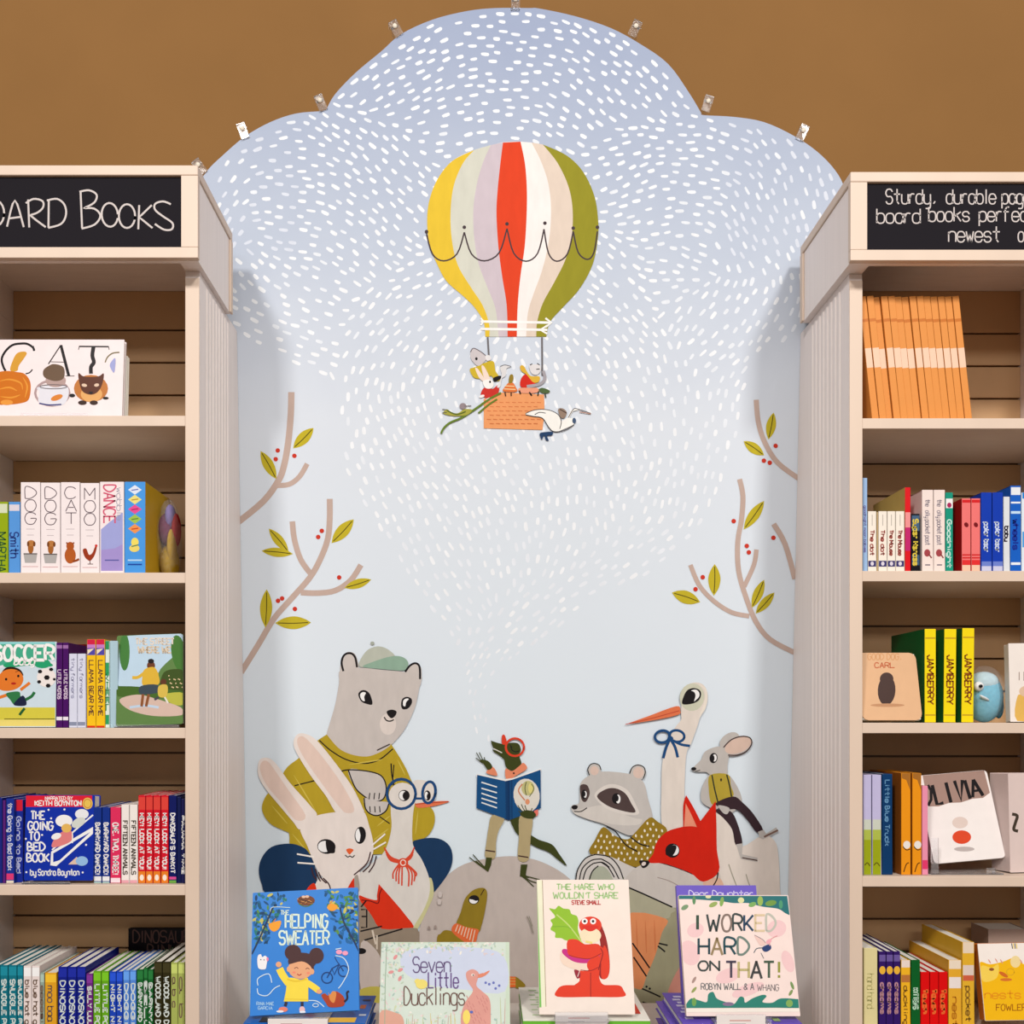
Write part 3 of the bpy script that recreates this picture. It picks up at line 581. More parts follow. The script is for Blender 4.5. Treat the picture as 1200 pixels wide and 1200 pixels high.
q = sub('foot', ms, D); q.fill([(975, 832), (1003, 822), (1015, 842), (1066, 810), (1078, 830), (1000, 870), (982, 862)], GM, False); q.line([(1005, 858), (1075, 824)], 9, (120, 92, 80)); q.build()
p = part('painted_raccoon', D); GR = (200, 194, 188)
p.ell(155, 523, 34, 34, GR); p.ell(374, 534, 40, 40, GR)
p.fill([(85, 592), (130, 550), (200, 530), (320, 540), (372, 560), (405, 590), (422, 660), (445, 770), (380, 830), (340, 850), (300, 840), (205, 795), (120, 768), (50, 735), (42, 700), (80, 685)], GR)
p.fill([(48, 733), (120, 712), (190, 700), (250, 722), (350, 762), (392, 770), (380, 795), (300, 800), (210, 788), (120, 768)], (216, 209, 201)); rc = p.build()
q = sub('ear', rc, D); q.ell(155, 526, 22, 23, (222, 196, 182)); q.line([(130, 548), (122, 520), (135, 496), (158, 490), (180, 500), (188, 522)], 5, BLACK); q.build()
q = sub('ear', rc, D); q.ell(376, 536, 27, 28, (222, 196, 182)); q.line([(332, 540), (345, 510), (372, 498), (402, 508), (410, 535), (400, 566)], 5, BLACK); q.build()
q = sub('mask', rc, D); MK = (82, 66, 64)
q.fill([(155, 650), (205, 602), (262, 595), (322, 625), (360, 690), (375, 745), (290, 742), (210, 712)], (224, 216, 208)); q.fill([(168, 655), (210, 620), (260, 614), (310, 640), (340, 690), (360, 735), (290, 726), (218, 700)], MK); q.fill([(84, 602), (118, 598), (132, 640), (112, 682), (90, 668)], MK); q.build()
q = sub('eye', rc, D); q.ell(265, 666, 22, 27, BLACK); q.ell(274, 668, 12, 22, WHITE); q.ell(266, 664, 11, 17, BLACK); q.ell(104, 645, 14, 24, BLACK); q.ell(109, 645, 8, 17, WHITE); q.ell(103, 643, 8, 13, BLACK); q.build()
q = sub('nose', rc, D); q.fill([(40, 708), (55, 698), (72, 704), (66, 718), (50, 720)], BLACK); q.line([(54, 730), (88, 730), (118, 712)], 5, BLACK); q.build()
q = sub('dotted_jumper', rc, D)
q.fill([(200, 808), (255, 850), (320, 870), (360, 835), (430, 762), (470, 780), (520, 825), (480, 900), (445, 965), (375, 1010), (250, 972), (132, 940), (160, 870)], (152, 122, 34))
rr = random.Random(5)
for i in range(7):
    for j in range(12):
        x = 160 + j * 29 + (i % 2) * 15; y = 790 + i * 29 + (j % 3) * 4
        if inside(x, y, [(205, 822), (330, 885), (430, 780), (500, 825), (440, 955), (370, 995), (250, 962), (145, 932)]): q.ell(x, y, 5, 8, (240, 232, 214), rr.uniform(-20, 20), 8)
for ln in ([(215, 806), (262, 832), (310, 895), (370, 930)], [(335, 858), (385, 893), (430, 905)]): q.line(ln, 6, BLACK)
q.build()
q = sub('arms', rc, D); AR = (212, 206, 200)
q.fill([(60, 1100), (70, 1030), (105, 965), (170, 942), (250, 962), (330, 1000), (420, 1030), (560, 1020), (640, 1050), (680, 1120), (560, 1180), (330, 1110), (300, 1300), (60, 1300)], AR)
q.fill([(130, 1090), (150, 1020), (200, 1005), (240, 1050), (250, 1110)], (176, 180, 160))
for ln in ([(62, 1072), (72, 1020), (110, 965), (160, 945)], [(80, 1072), (95, 1015), (140, 975), (190, 968)], [(98, 1072), (115, 1020), (150, 990)], [(130, 1072), (145, 1030), (175, 1002)], [(160, 945), (230, 958), (275, 1005), (300, 1068)], [(190, 968), (240, 1000), (278, 1068)], [(190, 985), (225, 1010), (255, 1060)], [(150, 990), (195, 985), (230, 1010)]): q.line(ln, 6, BLACK)
q.build()
p = part('painted_fox', D); FX = (212, 34, 14)
p.fill([(430, 985), (330, 1040), (330, 1110), (560, 1250), (640, 1300), (780, 1300), (790, 1100), (775, 1035), (740, 1080), (560, 1012)], (206, 198, 190))
p.fill([(700, 1085), (770, 1060), (800, 1090), (790, 1120), (720, 1110)], (222, 180, 156))
p.fill([(425, 985), (450, 940), (468, 882), (520, 830), (600, 806), (600, 806), (600, 700), (614, 648), (614, 648), (650, 708), (686, 778), (686, 778), (762, 678), (762, 678), (766, 800), (768, 920), (778, 1030), (700, 1082), (640, 1040), (570, 1012), (500, 990)], FX); fx = p.build()
q = sub('inner_ear', fx, D); q.fill([(612, 690), (612, 690), (640, 745), (668, 808), (668, 808), (640, 804), (604, 806), (604, 806)], (236, 150, 120)); q.build()
q = sub('eye', fx, D); q.ell(546, 926, 36, 36, BLACK); q.ell(552, 924, 26, 27, WHITE); q.fill([(512, 945), (520, 908), (548, 898), (566, 905), (558, 935), (540, 954)], BLACK); q.build()
q = sub('nose', fx, D); q.fill([(382, 975), (430, 980), (420, 1004), (398, 1014), (385, 995)], BLACK); q.ell(402, 992, 12, 9, (230, 214, 206), 30); q.build()
q = sub('face_lines', fx, D); q.line([(470, 1060), (530, 1078), (590, 1110)], 4, (160, 144, 138)); q.line([(774, 1035), (768, 1070), (748, 1105)], 6, BLACK); q.build()
E = (730, 1020, 6.6667)
q = sub('body', fx, E); q.fill([(20, 120), (120, 160), (250, 225), (380, 285), (470, 320), (500, 800), (500, 1300), (0, 1300), (0, 130)], (160, 156, 126))
q.fill([(20, 130), (40, 130), (385, 282), (370, 330), (330, 370), (60, 360), (20, 370)], (176, 172, 146)); q.fill([(0, 360), (330, 370), (300, 480), (250, 650), (180, 820), (140, 920), (60, 900), (0, 900)], (228, 146, 96))
for x in (100, 170, 240): q.line([(x, 380), (x + 5, 500), (x + 10, 640)], 12, (216, 128, 80), taper=True)
q.fill([(430, 760), (360, 900), (360, 960), (500, 960), (500, 700)], (206, 142, 126)); q.fill([(180, 1100), (260, 1060), (280, 1300), (180, 1300)], (148, 138, 46))
for ln in ([(20, 120), (150, 175), (380, 280)], [(70, 560), (140, 660), (205, 755)], [(80, 670), (130, 745), (180, 820)], [(275, 562), (345, 578)], [(268, 582), (325, 628)], [(145, 915), (215, 945), (290, 980)]): q.line(ln, 12, BLACK)
q.ell(180, 900, 9, 9, BLACK); q.ell(205, 915, 9, 9, BLACK); q.fill([(148, 1020), (180, 1025), (240, 1050), (190, 1095)], BLACK); q.build()
p = part('painted_ribbons', (600, 1010, 6.3167)); p.line([(110, 395), (135, 450), (155, 520)], 8, (150, 142, 128)); p.line([(125, 395), (150, 470)], 6, (150, 142, 128)); p.build()
p = part('painted_footprints', (430, 1020, 6.0))
for x, y in ((437, 398), (482, 392)): p.ell(x, y, 9, 13, (160, 144, 136))
for x, y in ((515, 165), (510, 215)): p.ell(x, y, 14, 22, (208, 196, 190))
p.build()

# --- clear clips round the edge of the board
for px, py, dx, dy in ((234, 196, -.6, -.8), (285, 154, -.35, -1), (376, 121, -.4, -1), (464, 34, -.5, -.9), (604, 3, 0, -1), (744, 34, .45, -.9), (829, 122, .3, -1), (940, 156, .4, -.9)):
    l = math.hypot(dx, dy); ang = math.degrees(math.atan2(dx, -dy))
    u, v = MP.px2(px, py); wp = MP.O + MP.U * u + MP.V * v
    pos = {604: 'at the very top of the cloud board', 744: 'on the right of the top dome', 464: 'on the left of the top dome', 376: 'at the left notch of the cloud board', 829: 'at the right notch of the cloud board',
           285: 'on the left lobe of the cloud board', 940: 'on the right lobe of the cloud board', 234: 'above the left bookcase end'}[px]
    c = thing('board_clip', 'small clear plastic clip ' + pos, 'clip', wp, ROT @ Matrix.Rotation(math.radians(ang), 3, 'Y'), 'clear clips round the cloud board')
    MB().box(-.009, .009, -.003, -.0005, -.016, .016).box(-.009, .009, -.003, .018, .013, .016).build('clip_plate', clear_mat(), c, bevel=.001)
    MB().box(-.007, .007, .004, WALLY - wp.y - .004, .004, .009).build('clip_stem', clear_mat(), c)
    MB().sphere((0, -.004, .004), (.005, .003, .005), 10, 6).build('clip_screw', mat((236, 226, 208), 'gloss'), c, True)
# ------------------------------------------------------------ bookcases
YF = 1.818; YB = 2.06
def bookcase(side, X, head, shelf_px, groove0, label):
    """X = (outer left, inner left, inner right, outer right) in metres; head = (x0, x1, z0, z1, border widths)"""
    xo0, xi0, xi1, xo1 = X
    root = thing('bookcase', label, 'bookcase', ((xo0 + xo1) / 2, YF, 0)); ox, oy = root.location.x, root.location.y
    cream = mat(CREAM, 'wood'); sidem = mat(SIDE, 'wood')
    def bx(name, x0, x1, y0, y1, z0, z1, m, par=root, bev=.0008):
        return MB().box(x0 - ox, x1 - ox, y0 - oy, y1 - oy, z0, z1).build(name, m, par, bevel=bev)
    hx0, hx1, hz0, hz1 = head; hz0 += ZC; hz1 += ZC
    ztop = hz0 - .0005
    for a, b_, visible in ((xo0, xi0, side == 'right'), (xi1, xo1, side == 'left')):
        mb = MB(); n = 0
        prof = [(YF, 0), (YF, ztop)]
        yb1 = murY(ztop - ZC) - .0015; yb0 = murY(-ZC) - .0015
        vs = [(a, YF, 0), (a, YF, ztop), (a, yb1, ztop), (a, yb0, 0), (b_, YF, 0), (b_, YF, ztop), (b_, yb1, ztop), (b_, yb0, 0)]
        mb.v = [(x - ox, y - oy, z) for x, y, z in vs]; mb.f = [(0, 1, 2, 3), (7, 6, 5, 4), (0, 4, 5, 1), (1, 5, 6, 2), (2, 6, 7, 3), (3, 7, 4, 0)]
        sp = mb.build('side_panel', sidem, root)
        bx('edge_band', a, b_, YF - .0025, YF - .0002, 0, ztop - .012 if side else 0, cream, sp)
        if visible:
            fl = MB(); xs = b_ if side == 'left' else a; sg = 1 if side == 'left' else -1
            y = YF + .05
            while y < 2.035:
                k = len(fl.v); q = 5; r = .0062
                for zz in (0.02, ztop - .012):
                    for i in range(q + 1):
                        t = math.pi * i / q; fl.v.append((xs + sg * (math.sin(t) * .0022 - .0002) - ox, y - math.cos(t) * r - oy, zz))
                for i in range(q): fl.f.append((k + i, k + i + 1, k + q + 1 + i + 1, k + q + 1 + i))
                y += .0218
            fl.build('fluting', sidem, sp)
    for py in shelf_px:
        zt = PZ(py, YF)
        bx('shelf', xi0 + .0004, xi1 - .0004, YF + .0005, YB - .001, zt - .0185, zt, cream)
        shelf_z.setdefault(side, []).append(zt)
    bx('shelf', xi0 + .0004, xi1 - .0004, YF + .0005, YB - .001, .60, .6185, cream); bx('shelf', xi0 + .0004, xi1 - .0004, YF + .0005, YB - .001, .30, .3185, cream)
    bx('plinth', xi0 + .0004, xi1 - .0004, YF + .02, YB - .001, 0, .09, cream)
    # slatted back: backing sheet with horizontal slats in front
    bx('backing_sheet', xi0 + .0004, xi1 - .0004, YB + .009, YB + .0115, .0, ZC + .8735, mat((120, 88, 52), 'wood'))
    sl = mat(SLAT, 'wood'); z = PZ(groove0, YB); pitch = .0654
    bx('slat', xi0 + .0004, xi1 - .0004, YB, YB + .0088, z + .0022, ZC + .8735, sl)
    proto = None; zz = z - .0022
    while zz - pitch > 0:
        if proto is None:
            proto = MB().box(xi0 + .0004 - ox, xi1 - .0004 - ox, YB - oy, YB + .0088 - oy, -(pitch - .0044), 0).build('slat', sl, root); proto.location = (0, 0, zz)
        else:
            c = proto.copy(); COL.objects.link(c); c.location = (0, 0, zz)
        zz -= pitch
    # header box
    yh0, yh1 = 1.765, (2.007 if side == 'left' else 2.04)
    cz = ZC + .874; hm = MB()
    for a, b_, c_, d_, e, f in ((hx0 + .003, xi0, yh0 + .012, yh1, hz0, hz1 - .0185), (xi1, hx1 - .003, yh0 + .012, yh1, hz0, hz1 - .0185), (xi0, xi1, yh0 + .012, yh0 + .022, hz0, hz1 - .0185),
                                (xi0, xi1, yh0 + .022, YB + .011, cz, cz + .012), (xi0 - .004, xi0, yh1, YB + .011, hz0, cz + .012), (xi1, xi1 + .004, yh1, YB + .011, hz0, cz + .012)):
        hm.box(a - ox, b_ - ox, c_ - oy, d_ - oy, e, f)
    core = hm.build('header', sidem, root)
    wb = .029
    bx('top_board', hx0, hx1, yh0, yh1 + .004, hz1 - .0178, hz1, cream, core, .002)
    bx('bottom_rail', hx0, hx1, yh0, yh0 + .0119, hz0, hz0 + .0185, cream, core)
    bx('stile', hx0, hx0 + wb, yh0, yh0 + .0119, hz0 + .0186, hz1 - .0180, cream, core); bx('stile', hx1 - wb, hx1, yh0, yh0 + .0119, hz0 + .0186, hz1 - .0180, cream, core)
    bx('end_trim', (hx1 - .003 if side == 'left' else hx0 - .001), (hx1 + .001 if side == 'left' else hx0 + .003), yh1 - .012, yh1 + .003, hz0, hz1 - .019, cream, core)
    bd = bx('chalkboard', hx0 + wb + .0003, hx1 - wb - .0003, yh0 + .0060, yh0 + .0117, hz0 + .019, hz1 - .0183, mat((34, 31, 36), 'matte'), core, 0)
    bx('baseboard_strip', xi0, xi1, YF + .012, YF + .0195, .0, .001, cream) if False else None
    return root, core, (ox, oy)
shelf_z = {}
lc, lcore, lo = bookcase('left', (-.9686, -.9436, -.5265, -.5015), (-.9686, -.490, .806, .966), (487, 671, 853, 1037, 1222), 387, 'cream bookcase on the left under the chalk sign reading BOARD BOOKS')
rc_, rcore, ro = bookcase('right', (.6515, .6745, 1.083, 1.108), (.635, 1.120, .8015, .9546), (490, 669, 847, 1027, 1209), 391, 'cream bookcase on the right under the chalk sign about sturdy durable pages')
CH = (214, 204, 200)
def sign(par, off, name):
    pl = Plane((off[0], 1.765 + .0058, 0)); return pl
pl = sign(lcore, lo, 'l'); grp = Paint(pl, 'chalk_lettering', lcore, (0, 195, 5.4545), 'matte')
grp_off = Vector((lo[0], lo[1], 0))
for ln in ([(-190, 215), (-185, 390)], [(-195, 212), (-130, 215), (-125, 260), (-180, 295), (-110, 310), (-100, 360), (-185, 392)], [(45, 385), (95, 218), (152, 388)], [(62, 332), (140, 322)], [(180, 212), (187, 390)],
           [(165, 235), (215, 208), (272, 222), (275, 262), (240, 295), (192, 312), (192, 312), (240, 350), (292, 388)], [(312, 212), (310, 392)], [(300, 218), (365, 208), (412, 245), (422, 310), (390, 368), (308, 393)],
           [(515, 155), (525, 395)], [(508, 162), (570, 153), (618, 182), (602, 232), (535, 268), (535, 268), (602, 270), (642, 315), (605, 372), (522, 398)],
           [(890, 248), (884, 402)], [(970, 248), (890, 325), (890, 325), (975, 394)], [(1092, 242), (1042, 224), (992, 240), (992, 278), (1040, 318), (1102, 362), (1098, 402), (1048, 404), (990, 368)]):
    grp.line(ln, 12, CH)
grp.ring(-28, 300, 55, 82, 12, CH); grp.ring(702, 310, 52, 76, 12, CH, 4); grp.ring(812, 318, 52, 76, 12, CH)
o = grp.build(); o.location = (0, 1.765 + .0058 - lo[1], 0)
pl = sign(rcore, ro, 'r'); grp = Paint(pl, 'chalk_lettering', rcore, (1000, 200, 6), 'matte')
for st, x, bs, wd in (('Sturdy,', 230, 232, 345), ('durable', 655, 232, 345), ('pages', 1045, 232, 250), ('board', 165, 368, 305), ('books', 530, 356, 285), ('perfect', 885, 356, 400), ('newest', 670, 500, 360), ('of the', 1160, 498, 250)):
    grp.text(st, x, bs, wd, 100 if st[0] != 'n' else 105, CH, 9)
o = grp.build(); o.location = (0, 1.765 + .0058 - ro[1], 0)

# ------------------------------------------------------------ books
PAGE = (252, 248, 238)
def rrect(w_, h, r, k=3):
    if r <= 0: return [(0, 0), (w_, 0), (w_, h), (0, h)]
    out = []
    for cx, cz, a0 in ((w_ - r, r, -90), (w_ - r, h - r, 0), (r, h - r, 90), (r, r, 180)):
        for i in range(k + 1): a = math.radians(a0 + 90 * i / k); out.append((cx + r * math.cos(a), cz + r * math.sin(a)))
    return out
def spine_book(x0, x1, yt, yb, Y, depth, col, label, group=None, roll=0, z=None, name='book', kind='gloss', side=None, page=PAGE, text=None, tcol=WHITE, tr=(.2, .8), tw=1.3, cap=.5, bands=(), art=None, bare=False, yaw=0):
    g = .0004; zb = (PZ(yb, Y) if z is None else z) + .0003
    if roll < 0: zb += (x1 - x0) * Y / F * math.sin(math.radians(-roll))
    pl = Plane((PX(x0, Y) + g, Y, zb), eul(0, yaw, roll))
    r = thing(name, label, 'book', pl.O, pl.R, group)
    W = (x1 - x0) * Y / F - 2 * g
    H = pl.px2(x0, yt)[1]
    t = min(.0016, W * .2); gap = .0015
    mb = MB().box(0, W, 0, t, 0, H)
    if not (side and side[0] == 'L'): mb.box(0, t, t, depth, 0, H)
    if not (side and side[0] == 'R'): mb.box(W - t, W, t, depth, 0, H)
    c = mb.build('cover', mat(col, kind), r, bevel=min(.0009, t * .45))
    if side: MB().box(*((0, t) if side[0] == 'L' else (W - t, W)), t, depth, 0, H).build('side_cover', mat(side[1], kind), r)
    MB().box(t, W - t, t, depth - gap, gap, H - gap).build('page_block', mat(page, 'paper'), r)
    hp = yb - yt
    if roll: pl = Plane(pl.O)
    pl.clip = (.0002, W - .0002, .0003, H - .0003)
    if bands or art or text:
        p = Paint(pl, 'spine_print', c, (0, 0, 1), 'gloss')
        ww = x1 - x0
        for f0, f1, bc in bands: p.poly([(x0 + ww * .06, yt + hp * f0), (x1 - ww * .06, yt + hp * f0), (x1 - ww * .06, yt + hp * f1), (x0 + ww * .06, yt + hp * f1)], bc, nl=True)
        if art: art(p, x0, x1, yt, yb)
        if text: p.text(text, x0 + ww * (1 - cap) / 2, yt + hp * tr[0], hp * (tr[1] - tr[0]), ww * cap, tcol, tw, rot=1)
        p.build()
    return r
def face_book(bl, br, tl, Y, thick, col, label, lean=6, yaw=0, roll=0, z=None, rad=.004, name='picture_book', kind='gloss', spine=None, group=None, page=PAGE, cat='book'):
    zb = (PZ(bl[1], Y) if z is None else z) + .0003 + thick * math.sin(math.radians(max(lean, 0)))
    pl = Plane((PX(bl[0], Y), Y, zb), eul(lean, yaw, roll))
    if name == 'book' : pass
    r = thing(name, label, cat, pl.O, pl.R, group)
    W = pl.px2(*br)[0]; H = pl.px2(*tl)[1]; t = .0022 if thick > .006 else thick * .3
    pl.clip = (.0004, W - .0004, .0004, H - .0004)
    c = MB().prism(rrect(W, H, rad), 0, t).build('cover', mat(col, kind), r)
    mb = MB().prism(rrect(W, H, rad), thick - t, thick).box(0, t, t, thick - t, rad, H - rad)
    mb.build('back_cover', mat(spine or col, kind), r)
    MB().box(t, W - .002, t, thick - t, .002, H - .002).build('page_block', mat(page, 'paper'), r)
    return r, c, pl, W, H
def art(pl, c, name, T): return Paint(pl, name, c, T, 'gloss')
Z1, Z2, Z3, Z4, Z5 = shelf_z['left']; R1, R2, R3, R4, R5 = shelf_z['right']
Ys = 1.836
# ---- left shelf 1: landscape CAT book in a clear stand
r, c, pl, W, H = face_book((-6, 487), (143, 487), (-6, 398), 1.85, .012, (244, 230, 230), 'white landscape picture book of cats leaning on the upper left shelf', lean=5, z=Z1, rad=.001)
T = (0, 390, 7.5)
q = art(pl, c, 'printed_title', T)
q.line([(300, 160), (290, 130), (240, 98), (180, 95), (110, 108), (50, 160), (15, 230), (30, 300), (50, 335)], 20, BLACK); q.line([(225, 360), (260, 350), (285, 322)], 11, BLACK); q.line([(296, 115), (298, 160)], 6, BLACK)
q.line([(535, 108), (425, 275)], 10, BLACK, False); q.line([(535, 108), (605, 380)], 26, BLACK, False); q.line([(445, 255), (565, 258)], 6, BLACK, False); q.line([(575, 380), (655, 380)], 6, BLACK, False)
q.line([(695, 120), (955, 122)], 13, BLACK, False); q.line([(697, 120), (690, 150)], 6, BLACK); q.line([(955, 122), (960, 150)], 6, BLACK); q.line([(822, 125), (812, 200), (825, 260), (800, 300), (800, 360)], 34, BLACK)
q.build()
q = art(pl, c, 'printed_cat', T); OR = (206, 112, 22)
q.fill([(90, 330), (110, 250), (150, 180), (215, 165), (235, 185), (200, 240), (165, 290), (150, 335)], (214, 156, 52))
q.fill([(-45, 400), (-20, 350), (60, 335), (150, 345), (215, 360), (262, 420), (270, 500), (250, 590), (180, 620), (60, 632), (-30, 620), (-45, 500)], OR)
for ln in ([(-20, 430), (80, 410), (180, 440), (200, 500)], [(-20, 500), (80, 480), (150, 510)], [(0, 560), (100, 570), (180, 545)], [(200, 390), (240, 470), (220, 570)]): q.line(ln, 16, (228, 148, 50), taper=True)
q.ell(60, 612, 55, 24, (232, 152, 60)); q.build()
q = art(pl, c, 'printed_cat', T)
q.ring(460, 530, 150, 110, 20, (176, 150, 150)); q.fill([(330, 480), (345, 520), (350, 620), (540, 640), (600, 560), (590, 470), (480, 460)], (226, 224, 232)); q.ell(490, 420, 90, 60, (182, 154, 148)); q.fill([(382, 330), (430, 290), (480, 275), (560, 305), (560, 400), (480, 425), (390, 390)], (108, 84, 64))
q.ring(470, 475, 120, 18, 7, (90, 80, 84)); q.ell(500, 570, 55, 24, (218, 130, 50), 20); q.line([(345, 620), (430, 635), (540, 630)], 12, (60, 60, 120)); q.build()
q = art(pl, c, 'printed_cat', T)
q.ell(800, 490, 150, 120, (192, 118, 52)); q.ell(805, 540, 95, 70, (226, 168, 100)); q.fill([(690, 355), (740, 385), (860, 385), (912, 358), (900, 450), (860, 520), (800, 545), (730, 520), (700, 450)], (92, 48, 30))
q.ell(742, 462, 24, 14, (226, 196, 170), -10); q.ell(850, 460, 22, 14, (226, 196, 170), 10); q.fill([(780, 520), (820, 520), (800, 540)], BLACK); q.ell(635, 552, 26, 16, BLACK); q.ell(930, 575, 26, 12, BLACK); q.ell(725, 615, 38, 20, (56, 34, 26)); q.ell(825, 615, 36, 20, (56, 34, 26)); q.build()
q = art(pl, c, 'printed_moon', T); q.line([(925, 260), (945, 215), (990, 180), (1050, 172)], 10, (120, 110, 70)); q.fill([(1015, 225), (975, 260), (968, 300), (1005, 350)], (160, 165, 214)); q.build()
face_book((80, 487), (148, 487), (80, 417), 1.868, .010, (246, 240, 228), 'cream book edge standing behind the white landscape cat book', lean=4, z=Z1, rad=.001)
def clear_stand(x0, x1, Y, z, label, h=.012):
    t = thing('book_stand', label, 'stand', (PX(x0, Y), Y, z))
    w_ = (x1 - x0) * Y / F
    MB().box(0, w_, -.002, -.0005, .0005, h).box(0, w_, -.0005, .006, .0005, .0018).build('front_lip', clear_mat(), t)
    return t
clear_stand(24, 103, 1.846, Z1, 'clear plastic lip stand under the landscape cat book')

# ---- left shelf 2
spine_book(-6, 9.5, 588, 670, Ys, .14, (150, 172, 20), 'lime green book at the far left of the second shelf', z=Z2, text='MARTHA', tcol=(60, 100, 50), tr=(.44, 1.0), tw=1.6, cap=.6, bands=[(.03, .16, (216, 222, 190))])
spine_book(10, 23.6, 588, 670, Ys, .14, (88, 152, 222), 'light blue book between the lime book and the white animal row', z=Z2, text='Smith', tcol=(40, 60, 130), tr=(.44, .8), tw=1.6, cap=.7, bands=[(.04, .13, (222, 214, 224))])
LET = (92, 74, 84)
def animal_spine(word, kind_):
    def f(p, x0, x1, yt, yb):
        cx = (x0 + x1) / 2
        for i, ch in enumerate(word): p.text(ch, cx - 6.2 + (1 if ch == 'T' or ch == 'A' else 0), yt + 19 + i * 15, 12.6, 13, LET, 1.0)
        p.line([(cx - 5, yt + 55), (cx + 5, yt + 55)], .6, (190, 176, 180), False); p.line([(cx - 4, yt + 62), (cx + 4, yt + 62)], .6, (190, 176, 180), False); p.line([(x0 + 2.5, yt + 99), (x1 - 2.5, yt + 99)], .6, (200, 130, 130), False)
        if kind_ == 'pup':
            p.ell(cx + .4, yt + 77, 3.4, 7, (166, 100, 44)); p.ell(cx + .8, yt + 71.5, 4.8, 3.6, (186, 122, 64)); p.ell(cx - 2.6, yt + 72.5, 1.4, 3, (120, 68, 30)); p.ell(cx + 4.6, yt + 72.5, 1.4, 3, (120, 68, 30)); p.fill([(cx - 8, yt + 84), (cx + 8, yt + 84), (cx + 6.4, yt + 94.5), (cx - 6.4, yt + 94.5)], (176, 172, 170), False); p.line([(cx - 8, yt + 84), (cx + 8, yt + 84)], 1.3, (90, 80, 78), False)
        elif kind_ == 'cat': p.ell(cx, yt + 86, 6.6, 9.5, (182, 92, 36)); p.ell(cx, yt + 75, 4.6, 5, (176, 86, 32)); p.line([(cx - 4.5, yt + 70.5), (cx - 3, yt + 73)], 1.6, (150, 70, 26)); p.line([(cx + 4.5, yt + 70.5), (cx + 3, yt + 73)], 1.6, (150, 70, 26)); p.line([(cx + 3, yt + 93), (cx + 8, yt + 91.5), (cx + 10.5, yt + 90)], 2.6, (150, 70, 30))
        else:
            p.fill([(cx - 8, yt + 78), (cx - 4, yt + 77), (cx - 1, yt + 84), (cx + 3, yt + 82), (cx + 6, yt + 75), (cx + 8.5, yt + 74), (cx + 6, yt + 84), (cx + 1, yt + 91), (cx - 4, yt + 89), (cx - 7, yt + 84)], (156, 56, 26)); p.line([(cx, yt + 90), (cx + .5, yt + 95)], .9, (90, 50, 40)); p.line([(cx - 2.5, yt + 95), (cx + 4, yt + 95)], .8, (90, 50, 40)); p.ell(cx + 7.5, yt + 73.5, 1.6, 1.6, (210, 50, 40))
    return f
WT = (244, 232, 232)
spine_book(24, 47.3, 565, 670, Ys, .15, WT, 'leftmost thick white board book lettered DOG with puppy in a pail', 'thick white animal books', z=Z2, art=animal_spine('DOG', 'pup'), kind='paper')
spine_book(47.6, 70.6, 565.5, 670, Ys, .15, WT, 'second white board book lettered DOG, beside the CAT one', 'thick white animal books', z=Z2, art=animal_spine('DOG', 'pup'), kind='paper')
spine_book(71, 93.6, 565, 670, Ys, .15, WT, 'thick white board book lettered CAT with ginger cat', 'thick white animal books', z=Z2, art=animal_spine('CAT', 'cat'), kind='paper')
spine_book(94, 116.4, 566, 670, Ys, .15, WT, 'thick white board book lettered MOO with rust coloured hen', 'thick white animal books', z=Z2, art=animal_spine('MOO', 'hen'), kind='paper')
def dance(p, x0, x1, yt, yb):
    p.fill([(x0 + 1.5, yt + 56), (x0 + 12, yt + 47), (x1 - 1.5, yt + 36), (x1 - 1.5, yb - 1), (x0 + 1.5, yb - 1)], (162, 166, 220), False); p.fill([(x0 + 1.5, yt + 80), (x0 + 18, yt + 78), (x1 - 1.5, yt + 73), (x1 - 1.5, yb - 1), (x0 + 1.5, yb - 1)], (166, 148, 210), False)
    p.text('DANCE', x0 + 5, yt + 4, 44, 13, (214, 90, 118), 1.8, rot=1); p.text('wobble', x0 + 20, yt + 7, 38, 6, (150, 150, 170), .7, rot=1); p.line([(x0 + 6, yt + 92), (x1 - 6, yt + 92)], 1.4, (90, 90, 160), False)
spine_book(116.8, 145.4, 564.5, 670, Ys, .15, (246, 232, 232), 'wide white and lilac board book lettered DANCE in pink', z=Z2, art=dance)
def diamonds(p, x0, x1, yt, yb):
    cx = (x0 + x1) / 2
    for i, (cc, c2) in enumerate((((226, 232, 246), (110, 120, 190)), ((236, 224, 130), (190, 150, 60)), ((230, 80, 150), (170, 40, 100)), ((160, 196, 80), (90, 140, 50)), ((240, 150, 80), (200, 70, 40)))):
        y = yt + 9.5 + i * 11.4; p.fill([(cx - 8, y), (cx, y - 5.6), (cx + 8, y), (cx, y + 5.6)], cc, False); p.line([(cx - 4, y + .6), (cx + 4, y - .6)], 1.4, c2)
    p.ell(cx, yt + 71, 4.4, 5.4, (240, 220, 100)); p.ell(cx - .6, yt + 78, 6, 4.4, (236, 214, 110)); p.line([(cx - 4, yt + 76), (cx + 4, yt + 74)], 1.4, (90, 130, 90)); p.line([(x0 + 4, yt + 92), (x1 - 4, yt + 92)], 1.6, (190, 220, 244), False); p.line([(x0 + 4, yt + 97), (x1 - 4, yt + 97)], 1.6, (30, 70, 160), False)
spine_book(145.8, 170.4, 564.5, 670, Ys, .15, (74, 154, 230), 'sky blue board book with a column of coloured diamonds', z=Z2, art=diamonds, side=('R', (206, 166, 40)))
